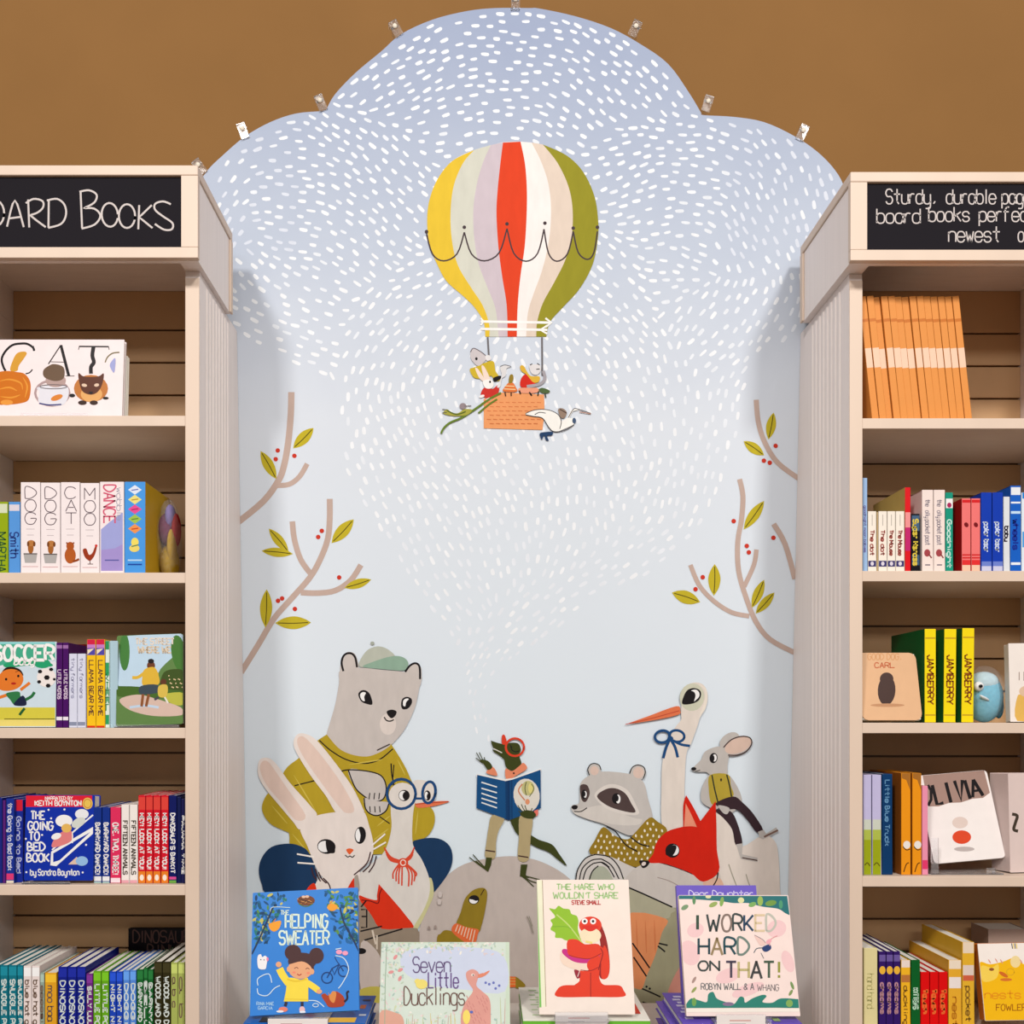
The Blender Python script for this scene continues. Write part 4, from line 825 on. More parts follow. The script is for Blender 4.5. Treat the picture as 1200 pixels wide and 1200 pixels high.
# plush toy in its clear bag
YT = 1.88; tx = PX(176, YT)
t = thing('plush_toy', 'yellow and purple plush toy in a clear bag beside the sky blue diamond book', 'toy', (PX(189, YT), YT + .05, Z2))
sc = YT / F
MB().sphere((0, 0, 22 * sc), (11 * sc, .03, 22 * sc), 14, 9).build('body', mat((170, 136, 30), 'plush'), t, True)  # plush colours of this toy are darkened to stand in for shelf shade
MB().sphere((-3 * sc, 0, 62 * sc), (10 * sc, .026, 20 * sc), 14, 9).build('head', mat((116, 44, 84), 'plush'), t, True)
MB().sphere((2 * sc, -.004, 76 * sc), (6 * sc, .022, 16 * sc), 12, 8).build('ear', mat((126, 110, 170), 'plush'), t, True)
MB().sphere((8 * sc, 0, 62 * sc), (5 * sc, .02, 20 * sc), 12, 8).build('ear', mat((150, 30, 30), 'plush'), t, True)
MB().sphere((5 * sc, -.012, 40 * sc), (5 * sc, .02, 22 * sc), 12, 8).build('arm', mat((180, 144, 36), 'plush'), t, True)
rn = random.Random(2)
MB().sphere((0, 0, 49.2 * sc), (13.5 * sc, .042, 49 * sc), 22, 18, fn=lambda q_: Vector((q_.x + rn.uniform(-.0012, .0012), q_.y + rn.uniform(-.0015, .0015), max(q_.z, .0004)))).build('clear_bag', bag_mat(), t, True)

# ---- left shelf 3
r, c, pl, W, H = face_book((-14, 853), (65, 853), (-14, 752), Ys, .03, (206, 222, 232), 'square green and white book with a child kicking a football', lean=2, z=Z3, rad=.001, spine=(60, 160, 130))
T = (0, 735, 10)
q = art(pl, c, 'printed_picture', T)
q.fill([(-130, 165), (645, 165), (645, 380), (300, 380), (-130, 480)], (70, 172, 138), False); q.fill([(-130, 165), (645, 165), (645, 200), (-130, 200)], (140, 210, 210), False); q.fill([(-130, 470), (640, 400), (645, 480), (200, 440), (-130, 520)], (230, 228, 236))
q.fill([(40, 440), (170, 385), (330, 365), (500, 385), (620, 440), (560, 465), (330, 450), (100, 475)], (40, 160, 110)); q.fill([(430, 390), (540, 370), (600, 440), (520, 480), (420, 460)], (40, 160, 110))
q.fill([(-130, 940), (645, 940), (648, 1160), (-130, 1160)], (214, 202, 70), False); q.line([(50, 1075), (645, 1075)], 9, (90, 84, 30), False); q.fill([(-130, 1085), (648, 1085), (648, 1160), (-130, 1160)], (232, 214, 118), False)
q.fill([(5, 560), (60, 480), (150, 465), (240, 500), (270, 570), (150, 520), (20, 600)], (44, 26, 18)); q.fill([(-30, 600), (30, 520), (130, 490), (230, 520), (275, 600), (240, 690), (140, 740), (20, 740), (-40, 680)], (226, 122, 44))
q.ell(72, 610, 14, 16, BLACK); q.ell(215, 572, 14, 16, BLACK); q.ell(160, 660, 30, 14, (180, 40, 30)); q.line([(180, 525), (215, 515)], 7, (90, 40, 20))
q.line([(-30, 830), (20, 815), (90, 790)], 36, (226, 122, 44)); q.line([(240, 735), (300, 690), (350, 650)], 34, (226, 122, 44))
q.fill([(70, 780), (160, 755), (230, 760), (245, 820), (310, 900), (180, 915), (120, 850)], (50, 120, 70)); q.fill([(165, 890), (270, 800), (310, 910), (190, 920)], (30, 36, 64)); q.line([(300, 850), (370, 810), (405, 760)], 34, (40, 110, 60)); q.line([(290, 950), (250, 1000), (230, 1030)], 30, (30, 90, 50)); q.build()
q = art(pl, c, 'printed_ball', T); q.ell(545, 590, 112, 112, (240, 230, 226)); 
for x, y, rx in ((550, 590, 36), (460, 640, 26), (470, 520, 28), (600, 495, 26), (565, 685, 30), (638, 610, 20)): q.ell(x, y, rx, rx * .85, BLACK, n=6)
q.build()
q = art(pl, c, 'printed_title', T); q.text('SOCCER', -75, 385, 705, 165, WHITE, 36); q.text('Baby', 165, 440, 235, 80, WHITE, 17, slant=.25); q.build()
PU = (74, 18, 98)
for k, (a, b_) in enumerate(((65.8, 73.2), (73.4, 80.4))):
    spine_book(a, b_, 753, 853, Ys, .14, PU, '%s of the two thin purple books beside the football book' % ('left', 'right')[k], 'purple books on the third left shelf', z=Z3, text='LITTLE WORDS', tcol=(226, 206, 226), tr=(.32, .66), tw=.9, cap=.5, bands=[(.03, .07, (160, 110, 170)), (.87, .91, (240, 232, 240))])
for k, (a, b_) in enumerate(((80.7, 90.4), (90.6, 100.4))):
    spine_book(a, b_, 766, 853, 1.832, .12, (220, 222, 240), '%s of the two pale grey-white books beside the yellow pair' % ('left', 'right')[k], 'pale books on the third left shelf', z=Z3, text='tiny farmers', tcol=(150, 150, 180), tr=(.06, .6), tw=.8, cap=.4, bands=[(.92, .97, (140, 146, 170))])
spine_book(81, 101, 755, 853, 1.975, .07, (160, 22, 28), 'dark red book standing behind the two pale grey-white books', z=Z3)
for k, (a, b_) in enumerate(((101.6, 112.2), (112.4, 123))):
    spine_book(a, b_, 749, 853, Ys, .15, (246, 196, 30), '%s of the two yellow books with red tops' % ('left', 'right')[k], 'yellow books on the third left shelf', z=Z3, text='LLAMA BEAR ME', tcol=(90, 50, 60), tr=(.24, .86), tw=1.0, cap=.45, bands=[(0, .06, (214, 36, 70)), (.06, .1, (200, 130, 200)), (.1, .18, (84, 74, 170)), (.975, 1, (214, 50, 30))],
               art=lambda p, x0, x1, yt, yb: p.fill([(x0 + 1, yt + 18), (x0 + 1, yt + 12), (x1 - 2, yt + 11)], (244, 226, 190), False))
spine_book(123.3, 128.2, 751, 853, Ys, .14, (226, 238, 230), 'narrow green and white book right of the yellow pair', z=Z3, text='WHEEL', tcol=(40, 150, 90), tr=(.36, .8), tw=1.2, cap=.6, bands=[(0, .1, (50, 150, 90)), (.25, .4, (50, 160, 100)), (.85, .96, (50, 160, 100))])
r, c, pl, W, H = face_book((129, 853), (138, 853), (129, 751), 1.84, .016, (176, 204, 216), 'pale blue book standing edge-on between green and photo covers', lean=0, yaw=0, z=Z3, rad=.001)
r, c, pl, W, H = face_book((136, 852), (214.5, 845), (136, 745), 1.832, .014, (96, 130, 70), 'green park picture book showing an adult in yellow with a child', lean=7, roll=2.0, z=Z3 + .001, rad=.004, spine=(60, 50, 30))
T = (0, 680, 5); q = art(pl, c, 'printed_picture', T)
q.fill([(722, 345), (760, 325), (1060, 305), (1060, 400), (940, 520), (880, 640), (700, 640), (700, 400)], (190, 214, 232)); q.ell(730, 420, 30, 110, (70, 126, 60)); q.ell(1050, 430, 45, 110, (70, 120, 50), 10); q.fill([(930, 620), (960, 540), (1030, 520), (1076, 540), (1076, 660), (900, 660)], (62, 82, 30)); q.fill([(690, 620), (1076, 650), (1076, 690), (690, 680)], (70, 104, 40))
q.fill([(700, 700), (800, 670), (900, 690), (1060, 745), (1066, 790), (900, 795), (760, 760)], (212, 184, 170)); q.fill([(960, 670), (1076, 660), (1070, 730), (1000, 720)], (186, 184, 70)); q.line([(760, 745), (850, 735), (930, 745)], 14, (190, 210, 230))
q.ell(885, 500, 24, 26, (110, 60, 34)); q.ell(885, 474, 18, 14, (34, 24, 24)); q.fill([(850, 520), (905, 510), (930, 560), (928, 610), (840, 618), (835, 560)], (220, 178, 58)); q.line([(848, 540), (810, 568), (775, 570)], 18, (220, 178, 58)); q.line([(920, 540), (925, 600)], 16, (220, 178, 58)); q.fill([(825, 620), (920, 612), (935, 655), (825, 668)], (60, 74, 84)); q.line([(838, 668), (830, 740)], 16, (140, 84, 48)); q.line([(872, 668), (856, 740)], 16, (140, 84, 48))
q.ell(958, 596, 18, 18, (96, 54, 34)); q.fill([(930, 620), (980, 615), (976, 680), (930, 680)], (214, 184, 80)); q.line([(930, 685), (905, 700)], 14, (70, 70, 80)); q.line([(965, 685), (985, 720)], 10, (230, 226, 214))
for k in range(16): q.ell(990 + (k * 37) % 85, 560 + (k * 23) % 70, 4, 4, (236, 206, 160), n=6)
q.build()
q = art(pl, c, 'printed_title', T); q.text('THE STREET', 795, 375, 225, 34, (226, 214, 200), 9); q.text('WHERE WE', 810, 425, 190, 34, (222, 204, 180), 9); q.build()
clear_stand(134, 210, 1.826, Z3, 'clear plastic lip stand under the green park picture book', .006)

# ---- left shelf 4
NB = (26, 44, 150)
spine_book(-8, 2.6, 935, 1038, Ys, .14, (28, 40, 130), 'navy book cut off at the left edge of the fourth shelf', z=Z4)
spine_book(3, 6.6, 938, 1038, Ys, .14, (90, 34, 120), 'very thin purple book near the left edge of the fourth shelf', z=Z4)
spine_book(7, 16.6, 936, 1038, Ys, .14, (28, 52, 150), 'blue book with white spine lettering left of the red-banner book', z=Z4, text='the Going to Bed Book', tcol=(220, 224, 240), tr=(.05, .82), tw=1.1, cap=.5, bands=[(.86, .93, (220, 60, 120)), (.94, .99, (230, 220, 200))])
spine_book(17, 27, 937, 1038, 1.845, .14, NB, 'second blue book with a red top, tight against the red-banner book', z=Z4, text='Going to Bed', tcol=(200, 206, 236), tr=(.2, .85), tw=1.1, cap=.5, bands=[(0, .13, (214, 36, 56))])
r, c, pl, W, H = face_book((28, 1032), (109, 1032), (28, 932), 1.83, .03, (20, 50, 166), 'blue board book with red banner and white lettering faced out', lean=3, z=Z4 + .004, rad=.003)
T = (0, 900, 5); q = art(pl, c, 'printed_banner', T); q.fill([(152, 158), (540, 158), (540, 228), (150, 228)], (222, 34, 54), False); q.text('NARRATED BY', 265, 186, 160, 18, WHITE, 3.5); q.text('KEITH BOYNTON', 205, 220, 270, 28, WHITE, 6); q.ell(513, 208, 30, 34, (236, 196, 90)); q.ring(513, 208, 22, 25, 4, (190, 120, 60)); q.build()
q = art(pl, c, 'printed_title', T)
for st, x, bs, wd in (('THE', 182, 300, 78), ('GOING', 165, 362, 145), ('TO', 170, 422, 60), ('BED', 162, 484, 100), ('BOOK', 158, 548, 130)): q.text(st, x, bs, wd, 46, WHITE, 9)
q.text('by Sandra Boynton', 178, 628, 285, 34, WHITE, 6); q.build()
q = art(pl, c, 'printed_picture', T)
q.fill([(300, 490), (545, 345), (545, 385), (330, 575), (295, 570)], WHITE, False); q.fill([(312, 500), (530, 375), (350, 540), (312, 552)], (20, 50, 166), False); q.line([(305, 480), (545, 275)], 9, WHITE, False)
q.fill([(305, 465), (330, 400), (400, 360), (430, 400), (400, 440)], (226, 130, 130)); q.ell(375, 310, 50, 36, WHITE); q.ell(480, 270, 40, 30, (236, 236, 240)); q.ell(390, 352, 30, 26, (232, 186, 96)); q.ell(460, 320, 44, 26, (214, 218, 210), 30); q.ell(330, 400, 30, 18, WHITE, 20); q.line([(425, 380), (425, 440)], 6, WHITE)
q.fill([(400, 565), (450, 520), (465, 565)], (226, 196, 176), False); q.ell(480, 545, 36, 28, (150, 190, 230))
for x, y in ((300, 295), (378, 243), (285, 245), (247, 392), (152, 415), (135, 548), (155, 610), (485, 612), (505, 450), (245, 255)): q.ell(x, y, 6, 6, WHITE, n=8)
q.build()
clear_stand(26, 82, 1.8255, Z4, 'clear plastic lip stand under the red-banner blue book', .005)
def bb(p, x0, x1, yt, yb): pass
row4 = [(109.6, 119.2, 946, (24, 52, 140), 'BARNYARD DANCE!', 'left of the two blue barnyard books with white spine lettering', 'blue barnyard books'), (119.6, 128.8, 946, (24, 52, 140), 'BARNYARD DANCE!', 'right of the two blue barnyard books, against the pink one', 'blue barnyard books'),
        (129.2, 141.6, 946, (226, 50, 96), 'ONE, TWO, THREE!', 'pink book between the blue pair and the white pair', None),
        (142, 151.4, 943, (246, 238, 232), 'FIFTEEN ANIMALS', 'left of the two white animal-title books beside the pink book', 'white animal-title books'), (151.7, 161.3, 943, (246, 238, 232), 'FIFTEEN ANIMALS', 'right of the two white animal-title books, against the reds', 'white animal-title books'),
        (161.8, 170.6, 932, (214, 26, 44), 'HEY! LOOK AT YOU!', 'first of four red books with orange feet, counted from the left', 'four red books'), (170.8, 179.2, 932, (214, 26, 44), 'HEY! LOOK AT YOU!', 'second of four red books with orange feet, counted from the left', 'four red books'),
        (179.4, 188.2, 932, (214, 26, 44), 'HEY! LOOK AT YOU!', 'third of four red books with orange feet, counted from the left', 'four red books'), (188.6, 197.4, 932, (214, 26, 44), 'HEY! LOOK AT YOU!', 'last of four red books, against the navy one', 'four red books'),
        (197.8, 207, 932, (20, 28, 96), 'DINOSAUR\'S BINKIT', 'navy book with pink and green foot right of the reds', None), (207.3, 212, 934, (22, 30, 80), None, 'thin dark navy book second from the right end of the fourth shelf', None), (212.2, 216.8, 936, (34, 34, 84), 'PAJAMA TIME', 'thin navy book at the right end of the fourth shelf', None)]
for a, b_, yt, cc, tx_, lb, gp in row4:
    white = cc[1] > 200; red = cc == (214, 26, 44)
    bands = [(.88, .94, (240, 240, 240)), (.95, .99, (190, 220, 210))] if cc == (24, 52, 140) else [(.9, .96, (250, 230, 236))] if cc == (226, 50, 96) else [(.93, .99, (236, 170, 180))] if white else [(.02, .16, (226, 70, 60)), (.84, .985, (236, 132, 40))] if red else [(.9, .93, (220, 80, 150)), (.94, .99, (110, 170, 70))] if gp is None and tx_ == "DINOSAUR'S BINKIT" else []
    spine_book(a, b_, yt, 1038, Ys, .15, cc, lb, gp, z=Z4, text=tx_, tcol=(90, 80, 70) if white else WHITE, tr=(.2, .86) if not red else (.2, .82), tw=1.3, cap=.5, bands=bands, art=(lambda p, x0, x1, yt, yb: p.ell((x0 + x1) / 2, yt + (yb - yt) * .91, 2.4, 3.6, (250, 236, 220))) if red else None)

# ---- left shelf 5
row5 = [(-8, -.2, 1131, (20, 118, 136), 'SNUGGLE PUPPY', 'teal'), (0, 9.4, 1131, (20, 118, 136), 'SNUGGLE PUPPY', 'teal'), (9.7, 19.8, 1131, (20, 118, 136), 'SNUGGLE PUPPY', 'teal'), (20.1, 27, 1131, (20, 118, 136), 'SNUGGLE PUPPY', 'teal'),
        (27.4, 36.8, 1132, (240, 226, 222), 'blue hat green', 'white'), (37, 46.6, 1132, (240, 226, 222), 'blue hat green', 'white'), (47, 52, 1140, (150, 172, 158), 'opposites', 'sage'), (52.4, 66.4, 1140, (232, 168, 40), 'moo baa la la', 'orange'),
        (68, 78.8, 1133, (22, 34, 140), 'DINOSNORES', 'blue'), (79, 89.8, 1133, (22, 34, 140), 'DINOSNORES', 'blue'), (90, 100.4, 1133, (22, 34, 140), 'DINOSNORES', 'blue'), (101, 108.8, 1141, (112, 44, 130), 'SILLY LULLABY', 'purple'),
        (109.2, 118.6, 1138, (104, 172, 30), 'LITTLE POOKIE', 'green'), (118.8, 127.6, 1138, (104, 172, 30), 'LITTLE POOKIE', 'green'), (128.2, 136, 1138.5, (30, 70, 190), 'NIGHT NIGHT', 'royal'), (136.2, 143.8, 1138.5, (30, 70, 190), 'NIGHT NIGHT', 'royal'),
        (144.2, 151.8, 1137, (86, 140, 224), 'DOGGIES', 'sky'), (152, 159.6, 1137, (86, 140, 224), 'DOGGIES', 'sky'), (160.2, 168, 1136, (30, 104, 48), 'BARNYARD BATH', 'dark green'), (168.2, 173, 1134, (30, 104, 48), 'BELLY', 'dark green'), (173.2, 179.6, 1136, (30, 104, 48), 'BARNYARD', 'dark green'),
        (180.4, 190, 1127, (50, 46, 22), 'WOODLAND DANCE', 'dark brown'), (190.2, 199.8, 1127, (50, 46, 22), 'WOODLAND DANCE', 'dark brown'), (200.2, 208.2, 1128, (172, 184, 96), 'a b c 1 2 3', 'pale green'), (208.4, 216.4, 1128, (172, 184, 96), 'a b c', 'pale green')]
NM = {'teal': 'teal', 'white': 'cream-white', 'sage': 'narrow sage', 'orange': 'orange-yellow', 'blue': 'dark blue', 'purple': 'purple', 'green': 'bright green', 'royal': 'royal blue', 'sky': 'sky blue', 'dark green': 'dark green', 'dark brown': 'dark brown', 'pale green': 'pale green'}
from collections import Counter
cn = Counter(x[5] for x in row5); seen = Counter(); ORD = ['first', 'second', 'third', 'fourth']
for a, b_, yt, cc, tx_, kd in row5:
    k = seen[kd]; seen[kd] += 1
    lb = ('%s from the left of the %s spines on the bottom left shelf' % (ORD[k], NM[kd])) if cn[kd] > 1 else 'single %s spine on the bottom left shelf' % NM[kd]
    if kd == 'teal' and k == 0: lb = 'teal spine cut off at the left edge of the bottom left shelf'
    light = cc[1] > 150 and kd in ('white', 'sage', 'pale green', 'orange')
    spine_book(a, b_, yt, 1225, Ys, .17, cc, lb, ('%s books on the bottom left shelf' % NM[kd]) if cn[kd] > 1 else None, z=Z5, text=tx_, tcol=(120, 96, 80) if light else (222, 232, 226), tr=(.18, .98), tw=1.35, cap=.52, bands=[(.02, .13, tuple(min(255, int(v * 1.15 + 10)) for v in cc))])
r, c, pl, W, H = face_book((150, 1155), (216.5, 1155), (150, 1088), 2.036, .012, (18, 14, 18), 'black cover with faint dinosaur title at the back of the bottom left shelf', lean=1, z=Z5 + .0, rad=.001)
q = Paint(pl, 'printed_title', c, (0, 1040, 5), 'matte'); q.text('DINOSAUR', 780, 322, 330, 68, (92, 66, 60), 8); q.text('BINKIT', 865, 402, 260, 66, (84, 62, 56), 8); q.build()

# ---- right shelf 1: leaning orange paperbacks
NTH = ['leftmost', 'second', 'third', 'fourth', 'fifth', 'sixth', 'seventh', 'eighth', 'ninth', 'tenth', 'eleventh', 'twelfth', 'thirteenth', 'rightmost']
OL = ['%s thin orange paperback in the leaning row on the top right shelf' % NTH[k] if k in (0, 13) else '%s thin orange paperback from the left in the leaning row' % NTH[k] for k in range(14)]
proto = None; n = 14; x = 1022.0; step = (1139 - 1022) / n
for k in range(n):
    lb = OL[0]
    if proto is None:
        proto = spine_book(x, x + step, 346, 490, Ys, .17, (230, 146, 62), lb, 'leaning orange paperbacks', roll=6, z=R1 + .0003, kind='paper', bands=[(.19, .215, (206, 120, 50)), (.43, .59, (246, 208, 180))], name='paperback')
    else:
        t = proto.copy(); COL.objects.link(t); t['label'] = OL[k]; t.location.x += (step * Ys / F) * k
        rz = random.Random(k); t.location.y += rz.uniform(-.003, .004)
        for ch in list(proto.children):
            cc = ch.copy(); COL.objects.link(cc); cc.parent = t
            for g2 in ch.children: d2 = g2.copy(); COL.objects.link(d2); d2.parent = cc
    x += 0
# ---- right shelf 2
RY = 1.836
spine_book(1011, 1016.6, 560, 669, RY, .15, (158, 190, 228), 'tall pale blue book at the left end of the second right shelf', z=R2, text='goodnight moon babies', tcol=(120, 120, 180), tr=(.3, .8), tw=.9, cap=.5)
for k, (a, b_, tx_) in enumerate(((1017, 1027.2, 'The dot'), (1029.4, 1039.6, 'The dot'), (1039.9, 1049.4, 'The Mouse'), (1049.7, 1060, 'The Mouse'))):
    spine_book(a, b_, 599, 669, RY, .12, (246, 236, 222), '%s of the four short cream books with dark foot labels' % ('first from the left', 'second from the left', 'third from the left', 'rightmost')[k], 'short cream books', z=R2, text=tx_, tcol=(160, 70, 60), tr=(.32, .74), tw=1.3, cap=.42,
               bands=[(.83, .93, (60, 56, 110))], art=lambda p, x0, x1, yt, yb: (p.line([((x0 + x1) / 2, yt + 4), ((x0 + x1) / 2, yt + 17)], .8, (180, 170, 160), False), p.ell((x0 + x1) / 2, yt + 61.5, 2, 2.4, (222, 214, 226))))
spine_book(1027.4, 1029.2, 600, 669, RY + .002, .12, (206, 178, 132), 'sliver of tan book between two short cream books', z=R2)
spine_book(1060.4, 1067.4, 571, 669, RY, .15, (222, 24, 34), 'tall bright red book between cream and black spines', z=R2, side=('L', (206, 172, 96)), bands=[(.3, .48, (240, 150, 150)), (.48, .76, (196, 40, 110))])
spine_book(1068, 1078, 602, 669, RY, .14, (18, 18, 26), 'short black book with yellow and blue spine lettering', z=R2, text='Super Heroes', tcol=(226, 200, 70), tr=(.1, .9), tw=1.6, cap=.55, bands=[(.03, .3, (70, 100, 130)), (.72, .9, (60, 90, 120))])
def redmark(p, x0, x1, yt, yb): p.ell((x0 + x1) / 2 - .5, yb - 21, 3.6, 4.4, (166, 70, 76)); p.line([((x0 + x1) / 2 + 1, yb - 20), (x1 - 2, yb - 15)], 1.6, (140, 60, 60)); p.line([((x0 + x1) / 2 - 3, yb - 7), ((x0 + x1) / 2 + 3, yb - 7)], 1.4, (120, 110, 120), False)
for k, (a, b_) in enumerate(((1080.4, 1093.8), (1094.2, 1107.6))):
    spine_book(a, b_, 574, 669, RY, .15, (244, 226, 218), '%s of the two tall white books marked with a red figure' % ('left', 'right')[k], 'tall white books', z=R2, text='the jolly pocket post', tcol=(150, 140, 150), tr=(.12, .68), tw=.9, cap=.4, art=redmark)
spine_book(1108, 1117, 577, 669, RY, .14, (24, 150, 124), 'teal green book right of the two tall white ones', z=R2, text='Goodnight', tcol=(210, 240, 230), tr=(.35, .96), tw=1.2, cap=.5, bands=[(.08, .2, (244, 240, 240))], art=lambda p, x0, x1, yt, yb: p.ell((x0 + x1) / 2, yt + 15, 2.6, 3, (170, 40, 90)))
for k, (a, b_) in enumerate(((1127, 1137.8), (1138.2, 1149))):
    spine_book(a, b_, 584, 669, RY, .14, (240, 120, 118), '%s of the two pink-red books with striped feet' % ('left', 'right')[k], 'pink-red books', z=R2, side=('L', (196, 22, 26)), bands=[(.02, .06, (214, 36, 40)), (.77, .79, (210, 40, 40)), (.81, .83, (210, 40, 40)), (.85, .92, (226, 50, 50)), (.92, 1, (238, 200, 170))],
               art=lambda p, x0, x1, yt, yb: p.ell((x0 + x1) / 2, yt + 31, 2.4, 3, (120, 24, 30), 30))
for k, (a, b_) in enumerate(((1149.6, 1162.6), (1163, 1175.6))):
    spine_book(a, b_, 577, 669, RY, .15, (20, 60, 176), '%s of the two royal blue books fading to white at the foot' % ('left', 'right')[k], 'royal blue books right', z=R2, text='polar bear', tcol=(214, 226, 246), tr=(.38, .76), tw=1.3, cap=.42, bands=[(.88, .94, (110, 130, 206)), (.94, 1, (206, 206, 230))])
spine_book(1176, 1183.6, 582, 669, RY, .14, (222, 226, 230), 'narrow pale grey book between blue books', z=R2, text='baby', tcol=(50, 40, 60), tr=(.4, .6), tw=1.5, cap=.6)
spine_book(1184, 1196.6, 569, 669, RY, .15, (24, 96, 196), 'blue book with white head label near the right edge', z=R2, text='wheels', tcol=(24, 40, 140), tr=(.4, .75), tw=1.6, cap=.5, bands=[(.02, .11, (232, 236, 240)), (.19, .21, (240, 244, 246)), (.3, .33, (200, 226, 246)), (.9, .93, (236, 240, 244))])
spine_book(1197, 1216, 577, 669, RY, .15, (226, 236, 244), 'white and blue book cut off at the right edge, second right shelf', z=R2, bands=[(0, .08, (30, 130, 210)), (.5, .7, (80, 160, 220))])
# ---- right shelf 3
YL = (248, 222, 24)
for k, (a, b_, gx) in enumerate(((1083.5, 1097, 0), (1105.5, 1120, 1), (1126.5, 1141, 2))):
    spine_book(a, b_, (737, 737, 736)[k], 847, RY, .15, YL, '%s yellow book of three with slanting red-brown spine lettering' % ('leftmost', 'middle', 'rightmost')[k], 'three yellow books', roll=(0, -.6, -.6)[k], z=R3 + .0003, side=('L', (16, 96, 44)), text='JAMBERRY', tcol=(150, 84, 30), tr=(.28, .8), tw=1.7, cap=.5, bands=[(.09, .105, (200, 160, 40)), (.91, .925, (200, 160, 40))])
r, c, pl, W, H = face_book((1010.5, 845), (1081, 843), (1010.5, 765), 1.828, .014, (226, 180, 138), 'tan board book with rounded corners propped at the left of the third right shelf', lean=14, z=R3 + .001, rad=.012, spine=(150, 130, 90))
T = (960, 700, 5); q = art(pl, c, 'printed_title', T); q.text('GOOD DOG,', 285, 365, 195, 34, (216, 160, 110), 6); q.text('CARL', 325, 412, 115, 28, (196, 100, 60), 6); q.build()
q = art(pl, c, 'printed_picture', T); q.ell(395, 545, 52, 88, (72, 50, 44), -3); q.ell(395, 478, 40, 38, (72, 50, 44)); q.ell(400, 632, 100, 10, (196, 144, 104)); q.build()
# plush whale in clear bag
YT = 1.865; sc = YT / F; t = thing('plush_fish', 'pale blue plush sea animal in a clear bag between yellow and white books', 'toy', (PX(1164, YT), YT + .035, R3))
MB().sphere((0, 0, 30.5 * sc), (21 * sc, .034, 30 * sc), 22, 14, fn=lambda q_: Vector((q_.x, q_.y, max(q_.z, .0004)))).build('body', mat((118, 190, 216), 'plush'), t, True)
MB().sphere((-2 * sc, -.004, 48 * sc), (17 * sc, .028, 13 * sc), 16, 10).build('forehead', mat((196, 222, 232), 'plush'), t, True)
e_ = MB().sphere((-15 * sc, -.028, 43 * sc), (6 * sc, .007, 5.5 * sc), 14, 8).build('eye', mat((240, 240, 240), 'plush'), t, True)
MB().sphere((-15 * sc, -.036, 43 * sc), (2.4 * sc, .003, 2 * sc), 10, 6).build('pupil', mat(BLACK, 'gloss'), e_, True)
MB().sphere((-10 * sc, -.0335, 27 * sc), (6 * sc, .004, 1.8 * sc), 10, 6, fn=lambda q_: Vector((q_.x, q_.y, q_.z - q_.x * .5 - .004))).build('mouth', mat((232, 240, 246), 'plush'), t, True)
MB().sphere((19 * sc, .004, 20 * sc), (5 * sc, .012, 15 * sc), 12, 8).build('fin', mat((90, 170, 204), 'plush'), t, True)
rn2 = random.Random(4)
MB().sphere((0, 0, 34 * sc), (24.5 * sc, .043, 34 * sc), 24, 18, fn=lambda q_: Vector((q_.x + rn2.uniform(-.0012, .0012), q_.y + rn2.uniform(-.001, .001), max(q_.z, .0004)))).build('clear_bag', bag_mat(), t, True)
r, c, pl, W, H = face_book((1184, 846), (1230, 846), (1178, 754), 1.84, .022, (240, 230, 222), 'white and yellow book at the right edge of the third right shelf', lean=4, yaw=-8, z=R3, rad=.001)
q = art(pl, c, 'printed_picture', (1100, 730, 9.23)); q.fill([(850, 800), (930, 780), (1200, 800), (1200, 1060), (850, 1060)], (226, 180, 90)); q.text('I LOVE', 860, 620, 260, 90, (150, 130, 120), 9); q.ell(950, 740, 80, 60, (222, 190, 160)); q.build()
# ---- right shelf 4
for k, (a, b_) in enumerate(((1011.5, 1021.4), (1022, 1033))):
    spine_book(a, b_, 908, 1027, RY, .15, (196, 190, 226), '%s of the two lavender books with green feet' % ('left', 'right')[k], 'lavender and green books', z=R4, bands=[(.44, .54, (206, 212, 196)), (.54, .64, (176, 190, 80)), (.64, .985, (156, 168, 26))], art=lambda p, x0, x1, yt, yb: p.line([(x0 + 2, yb - 13), ((x0 + x1) / 2, yb - 16), (x1 - 2, yb - 12)], 1.2, (90, 80, 20)))
spine_book(1033.6, 1046, 907, 1027, RY, .15, (14, 58, 104), 'navy blue book between lavender and orange spines', z=R4, text='Little Blue Truck', tcol=(110, 160, 200), tr=(.06, .7), tw=1.0, cap=.4, bands=[])
for k, (a, b_) in enumerate(((1056, 1067.4), (1069, 1080))):
    spine_book(a, b_, 906, 1027, RY, .15, (240, 152, 26), '%s of the two orange books with brown corners' % ('left', 'right')[k], 'orange books on the fourth right shelf', z=R4, side=('L', (168, 96, 34)), art=lambda p, x0, x1, yt, yb: (p.fill([(x0 + .8, yt), (x1 - .8, yt), (x1 - .8, yt + 20), (x0 + 6, yt + 8), (x0 + .8, yt + 6)], (170, 110, 44), False), p.ell((x0 + x1) / 2 + 1, yt + 84, 4.2, 4.6, (240, 232, 224)), p.line([(x0 + 3, yb - 5), (x0 + 6, yb - 14), (x0 + 9, yb - 16)], 1.2, (90, 50, 20)), p.line([(x0 + 2, yt + 86), (x0 + 6, yt + 90), (x1 - 1, yt + 89)], 1, BLACK)))
spine_book(1080.6, 1087.6, 921, 1027, RY - .001, .13, (240, 150, 178), 'thin pink book left of the white and taupe cover', z=R4, bands=[(.82, .92, (226, 60, 110))])
r, c, pl, W, H = face_book((1095, 1015), (1179, 1007), (1077, 909), 1.86, .016, (244, 236, 232), 'white and taupe picture book with heavy black title, tilted on a stand', lean=15, roll=5, z=R4 + .012, rad=.007, spine=(206, 196, 186))
T = (960, 860, 5); q = art(pl, c, 'printed_band', T)
